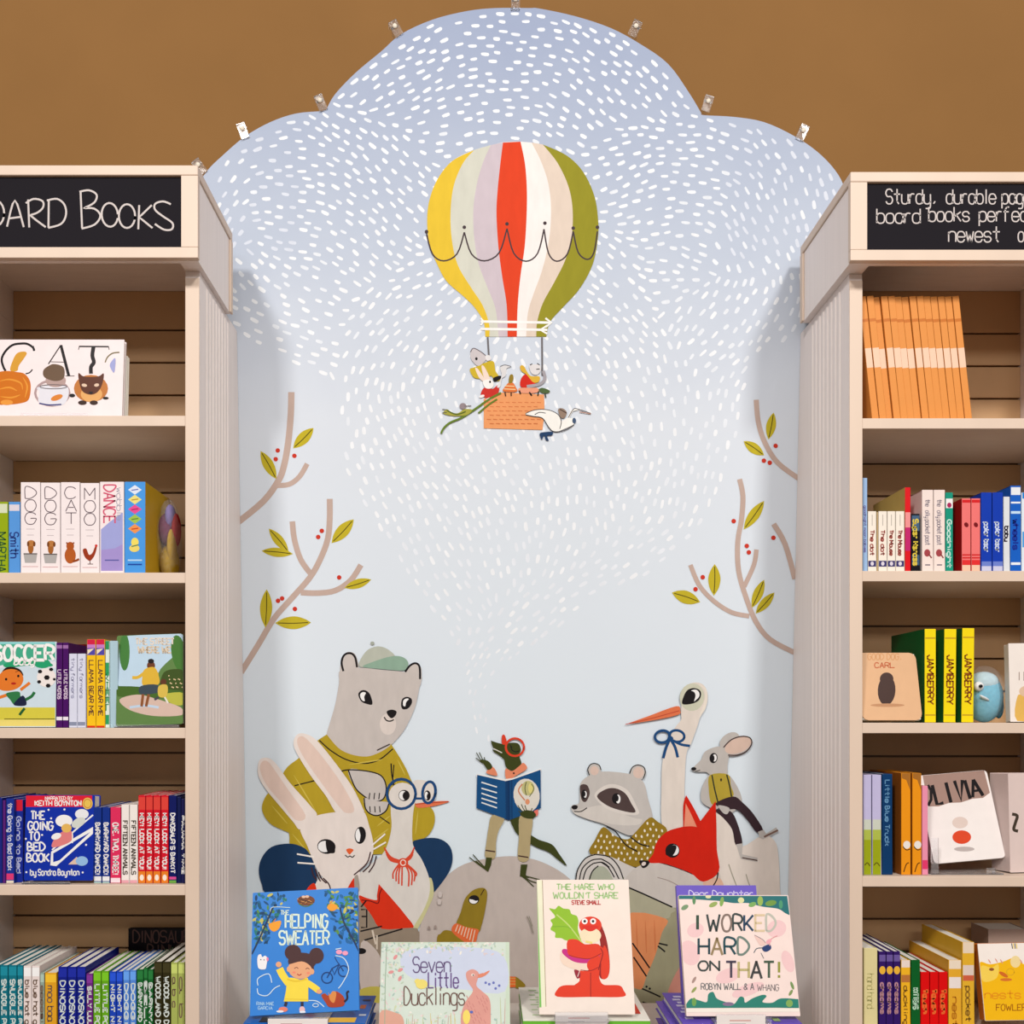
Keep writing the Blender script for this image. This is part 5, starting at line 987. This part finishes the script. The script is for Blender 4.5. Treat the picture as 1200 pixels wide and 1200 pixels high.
q.fill([(600, 215), (930, 190), (962, 195), (1000, 345), (960, 375), (900, 380), (830, 402), (760, 405), (700, 425), (640, 425)], (166, 136, 124), False); q.build()
q = art(pl, c, 'printed_title', T)
for ln, w_ in (([(636, 300), (655, 330), (656, 385), (638, 420)], 17), ([(662, 300), (690, 412), (728, 404)], 20), ([(742, 285), (772, 402)], 20), ([(792, 275), (832, 390), (838, 270)], 20), ([(852, 272), (885, 380)], 20), ([(902, 268), (900, 372)], 18), ([(902, 268), (960, 362)], 20), ([(905, 335), (940, 330)], 14)): q.line(ln, w_, BLACK, False)
q.build()
q = art(pl, c, 'printed_picture', T); q.ell(835, 605, 55, 40, (222, 74, 40)); q.ell(825, 520, 46, 34, (226, 206, 196)); q.ell(850, 675, 60, 14, (190, 178, 174)); q.build()
t = thing('book_stand', 'clear plastic stand holding the tilted white and taupe book', 'stand', (PX(1088, 1.85), 1.85, R4))
MB().box(0, .13, -.012, .05, .0003, .002).build('base_plate', clear_mat(), t); MB().box(.0, .013, -.012, -.0105, .002, .066).box(.10, .115, -.012, -.0105, .002, .012).build('front_lip', clear_mat(), t)
r, c, pl, W, H = face_book((1184, 1024), (1235, 1024), (1181, 906), 1.85, .05, (226, 206, 200), 'off-white book with dark mark at the right edge of the fourth right shelf', lean=2, yaw=10, z=R4, rad=.001, page=(196, 170, 160))
q = art(pl, c, 'printed_mark', T); q.line([(1130, 470), (1160, 480), (1150, 520), (1140, 560), (1165, 570)], 18, (70, 60, 50)); q.build()
# ---- right shelf 5
spine_book(1012, 1028.4, 1111, 1212, RY, .17, (228, 216, 160), 'pale cream-green book at the left end of the bottom right shelf', z=R5, text='hand hand', tcol=(190, 182, 120), tr=(.3, .7), tw=1, cap=.5)
PP = (52, 26, 104)
for k, (a, b_) in enumerate(((1030, 1038.2), (1038.5, 1046.8), (1047.1, 1055.2))):
    spine_book(a, b_, 1115, 1212, RY, .16, PP, '%s of the three dark purple books with yellow discs' % ('left', 'middle', 'right')[k], 'dark purple books', z=R5, text='dreams', tcol=(190, 140, 150), tr=(.38, .75), tw=1.7, cap=.5, bands=[(.04, .12, (110, 90, 160))], art=lambda p, x0, x1, yt, yb: p.ell((x0 + x1) / 2, yt + 22, 3.6, 4.8, (240, 184, 60)))
spine_book(1055.8, 1067, 1125, 1212, RY, .16, (246, 186, 40), 'yellow book with pale head between purple and green spines', z=R5, text='ducklings', tcol=(120, 80, 30), tr=(.35, .95), tw=1.2, cap=.4, bands=[(0, .1, (242, 224, 214)), (.2, .3, (190, 120, 60))])
spine_book(1067.6, 1078.4, 1125, 1212, RY, .16, (14, 96, 40), 'green book with white lettering beside the reds', z=R5, text='KITTENS', tcol=(190, 226, 200), tr=(.38, .66), tw=1.6, cap=.5)
for k, (a, b_) in enumerate(((1079, 1089.4), (1089.7, 1100), (1100.3, 1110.8))):
    spine_book(a, b_, 1139, 1212, RY, .16, (226, 16, 18), '%s of the three bright red books with orange lettering' % ('left', 'middle', 'right')[k], 'bright red books', z=R5, text='Touch', tcol=(240, 110, 50), tr=(.28, .66), tw=2.6, cap=.45)
spine_book(1111.4, 1127, 1125, 1212, RY, .17, (236, 176, 50), 'yellow and white book right of the three reds', z=R5, bands=[(0, .12, (244, 226, 204)), (.23, .38, (244, 232, 226))], text='nest', tcol=(190, 120, 30), tr=(.5, .9), tw=1.6, cap=.4)
spine_book(1127.6, 1142, 1104, 1212, RY, .17, (234, 182, 50), 'taller yellow book left of the bird cover', z=R5, bands=[(0, .12, (240, 220, 196)), (.25, .36, (232, 212, 200)), (.36, .42, (214, 100, 70))], text='pocket', tcol=(150, 110, 40), tr=(.48, .86), tw=1.6, cap=.4)
spine_book(1158, 1205, 1089, 1212, 1.96, .07, (176, 150, 136), 'tall taupe book shaded behind the yellow bird cover', z=R5)
r, c, pl, W, H = face_book((1154.5, 1197), (1225, 1199), (1146, 1106), 1.83, .02, (250, 240, 232), 'white and golden yellow picture book of birds at bottom right', lean=10, roll=1, z=R5 + .012, rad=.001, spine=(200, 110, 40))
T = (1090, 1080, 10); q = art(pl, c, 'printed_picture', T)
q.fill([(580, 480), (700, 500), (850, 470), (1000, 420), (1100, 500), (1290, 480), (1330, 1180), (640, 1160), (600, 700)], (248, 190, 24)); q.fill([(600, 520), (720, 540), (800, 500), (780, 660), (620, 700)], (250, 214, 90)); q.ell(860, 620, 60, 22, (214, 110, 40), -30); q.ell(720, 560, 30, 18, (150, 90, 50)); q.ring(940, 590, 45, 40, 9, (222, 170, 40)); q.ell(1000, 470, 60, 70, (246, 222, 160)); q.ell(890, 680, 70, 18, (220, 120, 50))
for x, y in ((680, 440), (760, 430), (820, 440), (1050, 440)): q.line([(x, y), (x + 30, y + 50)], 14, (226, 160, 140), taper=True)
for k in range(4): q.line([(955 + k * 18, 255), (965 + k * 18, 318)], 9, BLACK if k % 2 == 0 else (240, 206, 60), False)
q.build()
q = art(pl, c, 'printed_title', T); q.text('FOWLER', 775, 1040, 350, 70, (170, 100, 20), 10); q.text('nests', 640, 900, 420, 90, (236, 150, 30), 12); q.build()
# ------------------------------------------------------------ display table with stacked and propped picture books
ZS = ZC - .4975; ZT = ZS - .062
t = thing('display_table', 'low white display table in front of the mural, between the bookcases', 'table', (.07, 1.86, 0))
MB().box(-.50, .50, -.20, .205, ZT - .025, ZT).build('table_top', mat((226, 216, 206), 'wood'), t, bevel=.002)
for sx in (-.47, .44):
    for sy in (-.18, .155): MB().box(sx, sx + .03, sy, sy + .03, 0, ZT - .0252).build('leg', mat((226, 216, 206), 'wood'), t, bevel=.002)
def flat_book(x0, x1, Y0, Y1, ztop, thick, col, spine, label, group=None, edge_page=False):
    """lying book, given by photo x of its front corners"""
    X0, X1 = PX(x0, Y0), PX(x1, Y0)
    r = thing('picture_book', label, 'book', (X0, Y0, ztop - thick), None, group); W = X1 - X0; D_ = Y1 - Y0
    c = MB().box(0, W, 0, D_, thick - .0022, thick).build('cover', mat(col, 'gloss'), r, bevel=.0004)
    MB().box(0, W, 0, D_, .0002, .0022).box(0, W, 0, .0022, .0022, thick - .0023).build('back_cover', mat(spine, 'gloss'), r)
    MB().box(.003, W - .003, .0023, D_ - .003, .0023, thick - .0023).build('page_block', mat(PAGE, 'paper'), r)
    pl = Plane(r.location + Vector((0, 0, thick)), Matrix.Rotation(math.radians(-90), 3, 'X'))
    return r, c, pl, W, D_
def flat_paint(name, c, X, W, D_, thick, items, col_default=WHITE):
    """print on the upper face; items = (x fraction, y fraction, w, h, colour)"""
    v = []; f = []; fm = []; ms = []
    for i, (fx, fy, fw, fh, cc) in enumerate(items):
        m_ = mat(cc, 'gloss')
        if m_ not in ms: ms.append(m_)
        z = thick + 6e-5 * (i + 1); n = len(v); v += [(fx * W, fy * D_, z), ((fx + fw) * W, fy * D_, z), ((fx + fw) * W, (fy + fh) * D_, z), (fx * W, (fy + fh) * D_, z)]; f.append((n, n + 1, n + 2, n + 3)); fm.append(ms.index(m_))
    return mesh_obj(name, v, f, ms, fm, c)
TH = .0152
# three copies under each propped book
for k in range(4):
    z_ = ZS - k * .0155
    r, c, pl, W, D_ = flat_book(613 + (k % 2) * 1.5, 762 - (k % 2) * 2, 1.73 + k % 2 * .002, 1.945, z_, TH, (244, 240, 228), (110, 186, 60), ('white-covered green-spined book lying on top of the middle stack', 'second green-spined book down in the middle stack', 'third green-spined book down in the middle stack', 'lowest green-spined book in the middle stack')[k], 'stack of green-spined books')
    if k == 0: flat_paint('printed_cover', c, 0, W, D_, TH, [(.08 + (i % 2) * .05, .12 + i * .075, .09 - (i % 3) * .02, .03, (186, 214, 160)) for i in range(11)] + [(.84, .16, .11, .3, (222, 54, 36)), (.86, .2, .06, .1, (236, 120, 80))])
for k in range(4):
    z_ = ZS - k * .0155
    r, c, pl, W, D_ = flat_book(285, 428 - (k % 2) * 3, 1.71, 1.885, z_, TH, (30, 104, 190), (30, 96, 180), ('blue book lying on top of the left stack', 'second blue book down in the left stack', 'third blue book down in the left stack', 'lowest blue book in the left stack')[k], 'stack of blue books')
    if k == 0: flat_paint('printed_cover', c, 0, W, D_, TH, [(.55, .03, .36, .16, (244, 190, 40)), (.12, .03, .14, .18, (40, 30, 36)), (.9, .5, .05, .14, (180, 90, 50)), (.92, .25, .06, .05, (232, 236, 240)), (.9, .78, .07, .06, (24, 40, 70))])
for k in range(4):
    z_ = ZS - k * .0155
    r, c, pl, W, D_ = flat_book(800 - (k % 2) * 9, 940, 1.71 + .004 * (k % 2), 1.905, z_, TH, (108, 84, 190), (100, 78, 180), ('purple book lying on top of the right stack', 'second purple book down in the right stack', 'third purple book down in the right stack', 'lowest purple book in the right stack')[k], 'stack of purple books')
    if k == 0: flat_paint('printed_cover', c, 0, W, D_, TH, [(.05 + .025 * (i % 2), .12 + i * .1, .07, .06, (214, 206, 236)) for i in range(8)] + [(.3 + i * .12, .05, .06, .1, (160, 190, 120)) for i in range(5)])
def easel(x0, x1, Y, label, z=None):
    z = ZS if z is None else z; w_ = (x1 - x0) * Y / F
    t = thing('easel', label, 'stand', (PX(x0, Y), Y, z)); cm = clear_mat()
    MB().box(0, w_, -.022, .060, .0003, .0022).build('base_plate', cm, t); MB().box(0, w_, -.022, -.020, .0023, .013).build('front_lip', cm, t)
    b_ = MB(); n = 0
    b_.v = [(w_ * .3, .042, .0023), (w_ * .7, .042, .0023), (w_ * .7, .085, .118), (w_ * .3, .085, .118), (w_ * .3, .0445, .0023), (w_ * .7, .0445, .0023), (w_ * .7, .0875, .118), (w_ * .3, .0875, .118)]
    b_.f = [(0, 1, 2, 3), (7, 6, 5, 4), (0, 4, 5, 1), (1, 5, 6, 2), (2, 6, 7, 3), (3, 7, 4, 0)]
    b_.build('back_rest', cm, t); return t
def price_card(x0, x1, yt, yb, Y, label, lines=True):
    t = thing('price_card', label, 'card', (PX(x0, Y), Y, PZ(yb, Y))); w_ = (x1 - x0) * Y / F; h = PZ(yt, Y) - PZ(yb, Y)
    c = MB().box(0, w_, 0, .0008, 0, h).build('card', mat((244, 236, 232), 'paper'), t)
    MB().box(-.001, w_ + .001, .0010, .0024, -.001, h + .001).build('clear_holder', clear_mat(), t)
    pl = Plane(t.location); q = Paint(pl, 'printed_lines', c, (0, 0, 1), 'paper')
    q.text('12', x0 + 3, yt + 8, 8, 5, (150, 160, 160), .8); q.line([(x0 + 15, yt + 6), (x0 + 40, yt + 6)], 1.2, (214, 150, 140), False); q.line([(x0 + 15, yt + 10), (x0 + 34, yt + 10)], .9, (170, 166, 170), False); q.build()
# --- left: blue book with child in a yellow jumper
ZB = ZS + .0032
r, c, pl, W, H = face_book((292.8, 1195), (420.8, 1187.5), (292.8, 1046.5), 1.725, .012, (52, 130, 214), 'bright blue picture book of a child in a yellow jumper, propped at left', lean=20, roll=3.0, z=ZB, rad=.001)
T = (270, 1020, 6); q = art(pl, c, 'printed_leaves', T); rr = random.Random(11); q.step = .08
for side_ in (0, 1):
    for k in range(110):
        a = rr.random(); b2 = rr.random()
        if side_ == 0: x = 165 + a * 240 * (1 - b2 * .6); y = 165 + b2 * 340
        else: x = 900 - a * 250 * (1 - b2 * .45); y = 145 + b2 * 360
        if 340 < x < 700 and y > 270: continue
        q.ell(x, y, rr.uniform(12, 27), rr.uniform(6, 12), rr.choice([(20, 84, 110), (24, 96, 150), (16, 74, 120), (36, 120, 110), (90, 140, 60), (16, 60, 96), (30, 100, 160), (200, 190, 90)]), rr.uniform(0, 180), 8)
q.step = 1; q.line([(150, 590), (190, 510), (240, 400), (300, 260)], 12, (30, 50, 84)); q.line([(905, 570), (860, 480), (800, 370), (770, 260)], 12, (30, 50, 84)); q.build()
q = art(pl, c, 'printed_nest', T); q.ell(532, 212, 62, 36, (120, 66, 34)); q.ell(515, 186, 14, 9, (232, 190, 160)); q.ell(540, 184, 14, 9, (232, 190, 160)); [q.line([(470 + k * 9, 200 + (k * 17) % 36), (500 + k * 9, 206 + (k * 29) % 34)], 5, ((210, 150, 80), (70, 40, 24), (170, 100, 50))[k % 3]) for k in range(11)]; q.line([(480, 235), (530, 255), (580, 235)], 6, (80, 120, 50)); q.line([(480, 200), (560, 222)], 6, (70, 40, 26)); q.build()
for pts in ([(270, 380), (300, 365), (355, 355), (345, 405), (310, 430), (280, 415)], [(680, 260), (700, 235), (740, 240), (755, 262), (725, 285), (695, 280)]):
    q = art(pl, c, 'printed_bird', T); q.fill(pts, (240, 160, 44)); q.line([pts[1], (pts[1][0] + 20, pts[1][1] - 25)], 6, (220, 130, 40)); q.build()
q = art(pl, c, 'printed_title', T); TCc = (222, 238, 222); q.text('THE', 355, 312, 55, 30, TCc, 6); q.text('HELPING', 388, 404, 295, 92, TCc, 13); q.text('SWEATER', 345, 520, 348, 92, TCc, 13); q.text('RINA MAE', 185, 948, 120, 22, (170, 210, 240), 4); q.text('GARCIA', 195, 978, 100, 20, (170, 210, 240), 4); q.line([(280, 290), (300, 258), (420, 262)], 4, TCc); q.build()
q = art(pl, c, 'printed_child', T); HR = (74, 44, 44); SK = (232, 168, 124)
q.ell(440, 578, 58, 56, HR); q.ell(605, 600, 52, 56, HR); q.ell(505, 640, 100, 62, HR); q.ell(495, 690, 88, 74, SK); q.fill([(410, 660), (440, 615), (520, 600), (580, 650), (585, 720), (560, 670), (500, 640)], HR); q.ell(412, 695, 15, 20, SK); q.ell(575, 712, 15, 20, SK)
q.line([(450, 690), (465, 682), (478, 690)], 5, (110, 60, 50)); q.line([(530, 694), (543, 687), (556, 695)], 5, (110, 60, 50)); q.line([(470, 728), (485, 738), (500, 728)], 7, (180, 60, 50)); q.ell(448, 718, 12, 8, (240, 140, 110)); q.ell(548, 722, 12, 8, (240, 140, 110))
YJ = (246, 218, 70); q.line([(345, 690), (370, 740), (410, 795)], 52, YJ); q.ell(340, 662, 20, 20, SK); q.line([(540, 790), (580, 815), (620, 845)], 44, YJ); q.ell(625, 852, 20, 16, SK)
q.fill([(400, 765), (440, 755), (500, 770), (545, 758), (548, 850), (548, 922), (548, 922), (376, 922), (376, 922), (392, 840)], YJ); q.line([(400, 765), (460, 780), (540, 764)], 12, (232, 196, 50)); q.line([(384, 905), (545, 908)], 5, (226, 190, 50))
q.line([(395, 925), (385, 955)], 20, (50, 40, 60)); q.line([(505, 925), (505, 955)], 20, (50, 40, 60)); q.ell(372, 978, 32, 18, (232, 130, 110)); q.ell(505, 980, 20, 24, (240, 190, 190)); q.ell(508, 996, 22, 9, (230, 236, 244)); q.ell(350, 992, 26, 8, (236, 236, 240)); q.build()
q = art(pl, c, 'printed_bicycle', T); q.ring(680, 755, 38, 38, 8, (20, 60, 120)); q.ring(795, 708, 36, 38, 8, (20, 60, 120)); q.line([(680, 755), (715, 690), (765, 660), (795, 708)], 8, (20, 60, 120), False); q.line([(715, 690), (730, 735), (765, 660)], 7, (20, 60, 120), False); q.line([(735, 610), (750, 640), (768, 662)], 6, (20, 60, 120)); q.build()
q = art(pl, c, 'printed_fox_pup', T); q.fill([(640, 880), (665, 865), (690, 880), (740, 850), (790, 880), (805, 920), (790, 955), (700, 962), (670, 930)], (172, 62, 32)); q.fill([(690, 855), (700, 875), (720, 850), (745, 862), (730, 930), (700, 910)], (220, 140, 70)); q.line([(800, 925), (822, 900), (820, 860), (835, 850)], 14, (40, 30, 50)); q.build()
q = art(pl, c, 'printed_rabbit', T); q.fill([(195, 600), (215, 590), (225, 610), (245, 600), (260, 620), (255, 665), (245, 695), (200, 690), (190, 640)], (240, 238, 240)); q.ell(215, 628, 4, 4, BLACK); q.ell(238, 630, 4, 4, BLACK); q.ell(262, 625, 8, 14, (236, 130, 170)); q.build()
q = art(pl, c, 'printed_thread', T)
for ln in ([(195, 810), (195, 760), (270, 728), (292, 790)], [(190, 830), (200, 870), (260, 880), (310, 830), (350, 810)], [(740, 600), (800, 620), (832, 700), (790, 790), (760, 830)], [(550, 915), (610, 920), (660, 960)], [(740, 555), (780, 548)]): q.line(ln, 6, (216, 234, 244))
q.ell(765, 575, 22, 16, (244, 160, 190)); q.ell(808, 582, 20, 16, (244, 160, 190)); q.ring(600, 948, 20, 12, 5, (216, 234, 244)); q.build()
easel(318, 385, 1.722, 'clear easel on the left stack behind the blue child book')
price_card(314, 384, 1194, 1222, 1.694, 'white price card in front of the left stack')
# --- second from left: pale duckling book
r, c, pl, W, H = face_book((443.5, 1237), (598, 1237), (443.5, 1104), 1.735, .014, (206, 222, 200), 'pale green picture book with pink duck and curly title', lean=17, z=ZT + .0165, rad=.0005, spine=(206, 214, 200))
T = (430, 1020, 6); q = art(pl, c, 'printed_background', T)
q.fill([(90, 515), (975, 500), (978, 1300), (80, 1300)], (214, 226, 214), False); q.fill([(290, 560), (700, 540), (960, 600), (970, 850), (700, 840), (420, 800), (250, 700)], (206, 214, 234)); rr = random.Random(8); q.step = .06
for k in range(330):
    x = rr.uniform(100, 965); y = 505 + abs(rr.gauss(0, 50)) if rr.random() < .5 else rr.uniform(980, 1290)
    if rr.random() < .25: x = rr.uniform(95, 260); y = rr.uniform(520, 1000)
    q.ell(x, min(y, 1290), rr.uniform(6, 16), rr.uniform(4, 8), rr.choice([(190, 208, 184), (232, 216, 214), (170, 196, 186), (240, 236, 226), (226, 206, 206), (206, 214, 178), (188, 204, 196)]), rr.uniform(0, 180), 8)
for k in range(40): x = rr.uniform(95, 970); q.line([(x, 1290), (x + rr.uniform(-25, 25), rr.uniform(860, 1050) if (x < 230 or x > 850) else rr.uniform(1000, 1100))], 6, rr.choice([(150, 184, 150), (196, 206, 160), (206, 176, 160), (220, 200, 130)]), taper=True)
q.fill([(85, 1005), (200, 1000), (260, 1060), (250, 1300), (85, 1300)], (222, 168, 148)); q.step = 1; q.line([(140, 520), (128, 800), (122, 1290)], 5, (150, 176, 150), False)
for x, y in ((200, 610), (235, 700), (170, 715), (232, 760)): q.ell(x, y, 20, 11, (226, 150, 150), rr.uniform(0, 90)); 
for x, y in ((835, 790), (860, 800), (890, 790), (930, 810), (905, 830)): q.ell(x, y, 9, 9, (110, 120, 190))
q.build()
q = art(pl, c, 'printed_duck', T); DK_ = (222, 158, 146)
q.fill([(700, 760), (700, 715), (745, 695), (785, 720), (780, 760), (770, 810), (810, 850), (860, 900), (870, 1000), (850, 1120), (690, 1140), (660, 1040), (690, 930), (745, 850), (720, 800)], DK_); q.line([(775, 755), (820, 735), (862, 706)], 20, (226, 138, 110), taper=True); q.line([(780, 740), (820, 728)], 16, (226, 138, 110)); q.ell(745, 735, 13, 9, (240, 224, 214)); q.ell(748, 737, 5, 5, BLACK)
for k in range(26): q.line([(700 + (k * 41) % 150, 880 + (k * 57) % 190), (712 + (k * 41) % 150, 905 + (k * 57) % 190)], 5, (206, 136, 130))
q.ell(735, 996, 12, 10, (90, 110, 190)); q.build()
q = art(pl, c, 'printed_duckling', T); q.ell(385, 800, 42, 34, (240, 222, 120)); q.ell(355, 780, 20, 18, (240, 222, 120)); q.ell(700, 1030, 26, 50, (246, 222, 110)); q.build()
q = art(pl, c, 'printed_title', T); q.text('Seven', 325, 715, 262, 105, (104, 84, 128), 8); q.text('Little', 432, 825, 210, 105, (110, 84, 140), 9); q.text('Ducklings', 262, 945, 425, 120, (116, 84, 74), 8); q.build()
easel(470, 560, 1.73, 'clear easel under the pale duckling book', ZT)
# --- centre: hare book
r, c, pl, W, H = face_book((632, 1180.5), (743.8, 1178.8), (632, 1031), 1.735, .012, (244, 228, 216), 'cream picture book of a red hare hugging a turnip, propped at centre', lean=20, z=ZB, rad=.001)
T = (600, 1010, 6.3167); q = art(pl, c, 'printed_spine_edge', T); q.fill([(168, 140), (222, 135), (250, 1072), (202, 1078)], (238, 236, 206), False); q.fill([(165, 140), (182, 139), (218, 1077), (200, 1078)], (120, 190, 90), False); q.line([(225, 136), (252, 1072)], 4, (140, 110, 70), False); q.build()
q = art(pl, c, 'printed_title', T); GT = (164, 200, 134); q.text('THE HARE WHO', 330, 205, 425, 40, GT, 9); q.text("WOULDN'T SHARE", 305, 270, 478, 42, GT, 9); q.text('STEVE SMALL', 443, 315, 212, 28, (190, 60, 56), 7); q.build()
q = art(pl, c, 'printed_leaf', T); q.fill([(275, 345), (318, 350), (345, 325), (380, 345), (425, 352), (440, 385), (478, 400), (492, 440), (488, 500), (515, 590), (515, 590), (440, 585), (395, 580), (365, 565), (320, 560), (320, 525), (285, 500), (300, 462), (285, 430), (320, 405)], (146, 192, 40)); q.line([(330, 390), (420, 470), (520, 600), (545, 630)], 9, (196, 216, 120)); q.line([(300, 480), (400, 480), (440, 500)], 5, (120, 170, 40)); q.build()
q = art(pl, c, 'printed_hare', T); HC = (226, 56, 24)
q.fill([(600, 415), (650, 450), (690, 540), (712, 640), (724, 760), (715, 840), (680, 868), (648, 850), (640, 760), (655, 640), (640, 540), (600, 480)], (150, 22, 16)); q.fill([(680, 620), (712, 680), (722, 780), (708, 855), (665, 862), (660, 760)], HC)
q.fill([(505, 800), (640, 740), (645, 850), (665, 900), (690, 920), (470, 920), (500, 880)], HC); q.fill([(335, 998), (335, 945), (380, 915), (470, 912), (560, 905), (620, 908), (700, 912), (795, 915), (825, 950), (825, 998), (580, 1000)], HC); q.line([(582, 820), (582, 1000)], 5, (120, 16, 14))
q.fill([(410, 585), (480, 575), (540, 610), (640, 610), (680, 690), (645, 770), (580, 800), (500, 700), (420, 690)], HC); q.ell(580, 470, 84, 66, HC); q.ell(580, 545, 80, 58, (244, 226, 190)); q.fill([(520, 478), (580, 470), (640, 478), (610, 505), (580, 515), (550, 505)], (220, 40, 24)); q.line([(545, 590), (595, 600)], 16, (236, 216, 130))
q.ell(538, 440, 22, 22, WHITE); q.ell(600, 440, 22, 22, WHITE); q.ell(538, 440, 10, 10, BLACK); q.ell(600, 440, 10, 10, BLACK)
q.fill([(370, 660), (400, 650), (560, 730), (565, 800), (480, 800), (380, 760), (355, 700)], (242, 216, 196)); q.fill([(370, 655), (410, 648), (560, 715), (640, 690), (640, 720), (560, 750), (460, 740), (385, 690)], (200, 40, 130)); q.fill([(420, 640), (540, 650), (660, 630), (670, 670), (580, 715), (480, 712), (420, 690)], HC); q.fill([(560, 740), (640, 690), (648, 780), (570, 800)], HC)
q.line([(655, 640), (672, 680), (650, 760), (640, 800)], 7, (140, 16, 14)); q.line([(420, 690), (500, 712), (580, 716), (660, 678)], 5, (150, 20, 16)); q.line([(508, 800), (580, 806), (640, 780)], 5, (150, 20, 16)); q.fill([(460, 800), (500, 810), (505, 850), (480, 862)], (150, 30, 50)); q.line([(500, 810), (485, 850)], 5, (240, 220, 210)); q.build()
easel(650, 712, 1.73, 'clear easel on the middle stack under the hare book')
price_card(651, 712, 1187, 1216, 1.712, 'white price card in front of the middle stack')
# --- right: botanical book
spine = None
r, c, pl, W, H = face_book((800, 1180), (897, 1180), (800, 1037.5), 1.80, .010, (112, 92, 196), 'purple picture book propped behind the pink and teal cover', lean=17, z=ZB, rad=.001)
q = art(pl, c, 'printed_title', (760, 1010, 6)); q.text('Dear Daughter', 285, 245, 450, 42, (222, 214, 244), 6); q.build()
r, c, pl, W, H = face_book((804.5, 1187), (937.5, 1186), (804.5, 1049), 1.725, .012, (244, 222, 214), 'pink and teal picture book with big hand-drawn title, propped at right', lean=20, z=ZB, rad=.001)
T = (760, 1010, 6); q = art(pl, c, 'printed_background', T)
for x, y, rx, ry in ((290, 640, 70, 90), (900, 470, 70, 60), (560, 800, 90, 50), (330, 480, 60, 50), (980, 700, 40, 80), (700, 900, 120, 40)): q.ell(x, y, rx, ry, (240, 200, 200), 20)
q.fill([(210, 237), (210, 237), (975, 240), (975, 240), (992, 375), (992, 375), (960, 360), (910, 330), (800, 315), (700, 290), (600, 290), (500, 275), (420, 270), (300, 262), (214, 262), (214, 262)], (20, 108, 112))
for x, y, rx, ry, a, cc in ((255, 320, 28, 16, 30, (120, 150, 110)), (455, 300, 32, 16, 25, (150, 170, 90)), (320, 270, 12, 30, 0, (90, 140, 90)), (515, 280, 14, 34, -10, (130, 170, 80)), (650, 270, 22, 20, 0, (220, 220, 160)), (730, 300, 28, 16, 20, (120, 170, 90)), (785, 275, 20, 34, 0, (150, 180, 80)), (860, 290, 40, 20, 10, (110, 150, 60)), (930, 300, 14, 30, 0, (70, 150, 110)), (420, 245, 20, 12, 0, (226, 220, 170))): q.ell(x, y, rx, ry, cc, a)
q.fill([(264, 1000), (264, 1000), (300, 960), (360, 975), (410, 985), (420, 930), (455, 915), (480, 960), (540, 985), (600, 1000), (640, 950), (670, 955), (680, 990), (730, 960), (800, 935), (830, 945), (800, 985), (870, 990), (930, 960), (1053, 965), (1053, 965), (1058, 1025), (1060, 1025), (266, 1028), (266, 1028)], (40, 128, 112))
for x, y, rx, ry, a, cc in ((320, 985, 16, 30, 0, (110, 160, 80)), (560, 1000, 40, 14, 0, (130, 110, 140)), (990, 995, 24, 26, 0, (130, 170, 90)), (320, 830, 10, 26, -30, (170, 140, 130)), (320, 900, 10, 26, -40, (150, 160, 90)), (1010, 870, 10, 30, 20, (120, 150, 90)), (1000, 920, 10, 24, -30, (130, 150, 90))): q.ell(x, y, rx, ry, cc, a)
q.fill([(262, 1030), (1062, 1028), (1064, 1054), (266, 1058)], (244, 234, 222), False); q.build()
q = art(pl, c, 'printed_title', T); N1, N2, N3, N4 = (24, 60, 70), (50, 62, 60), (190, 176, 120), (120, 124, 110)
q.text('I', 322, 475, 45, 100, (40, 70, 50), 20); q.text('WORKED', 412, 485, 478, 110, N1, 15, cols=[N2, (130, 110, 100), N2, (20, 60, 90), (222, 198, 160), (190, 190, 176)])
q.text('HARD', 352, 650, 350, 112, N1, 16, cols=[N1, (150, 128, 90), (20, 70, 80), (110, 130, 120)]); q.text('ON', 352, 762, 145, 62, N2, 13); q.text('THAT!', 545, 815, 390, 112, N2, 17, cols=[(70, 60, 80), N3, (60, 60, 60), (70, 90, 70), (150, 150, 60)])
q.text('ROBYN WALL & A', 370, 898, 370, 42, (110, 110, 110), 6); q.text('WHANG', 765, 905, 150, 42, (130, 120, 120), 5); q.build()
q = art(pl, c, 'printed_hummingbird', T); q.fill([(745, 515), (800, 545), (825, 575), (790, 590), (765, 560)], (236, 200, 190)); q.line([(745, 515), (800, 545), (822, 570)], 4, (110, 100, 110)); q.fill([(800, 600), (850, 580), (862, 610), (830, 632), (805, 625)], (30, 56, 110)); q.line([(850, 590), (860, 545), (905, 520)], 6, (220, 150, 150)); q.line([(800, 605), (760, 610), (740, 640)], 6, (70, 90, 100)); q.line([(790, 640), (810, 680)], 5, (120, 120, 120)); q.ell(845, 560, 22, 14, (240, 170, 180), 40); q.build()
easel(835, 900, 1.72, 'clear easel on the right stack under the pink and teal book')
price_card(840, 897, 1190, 1218, 1.694, 'white price card in front of the right stack')
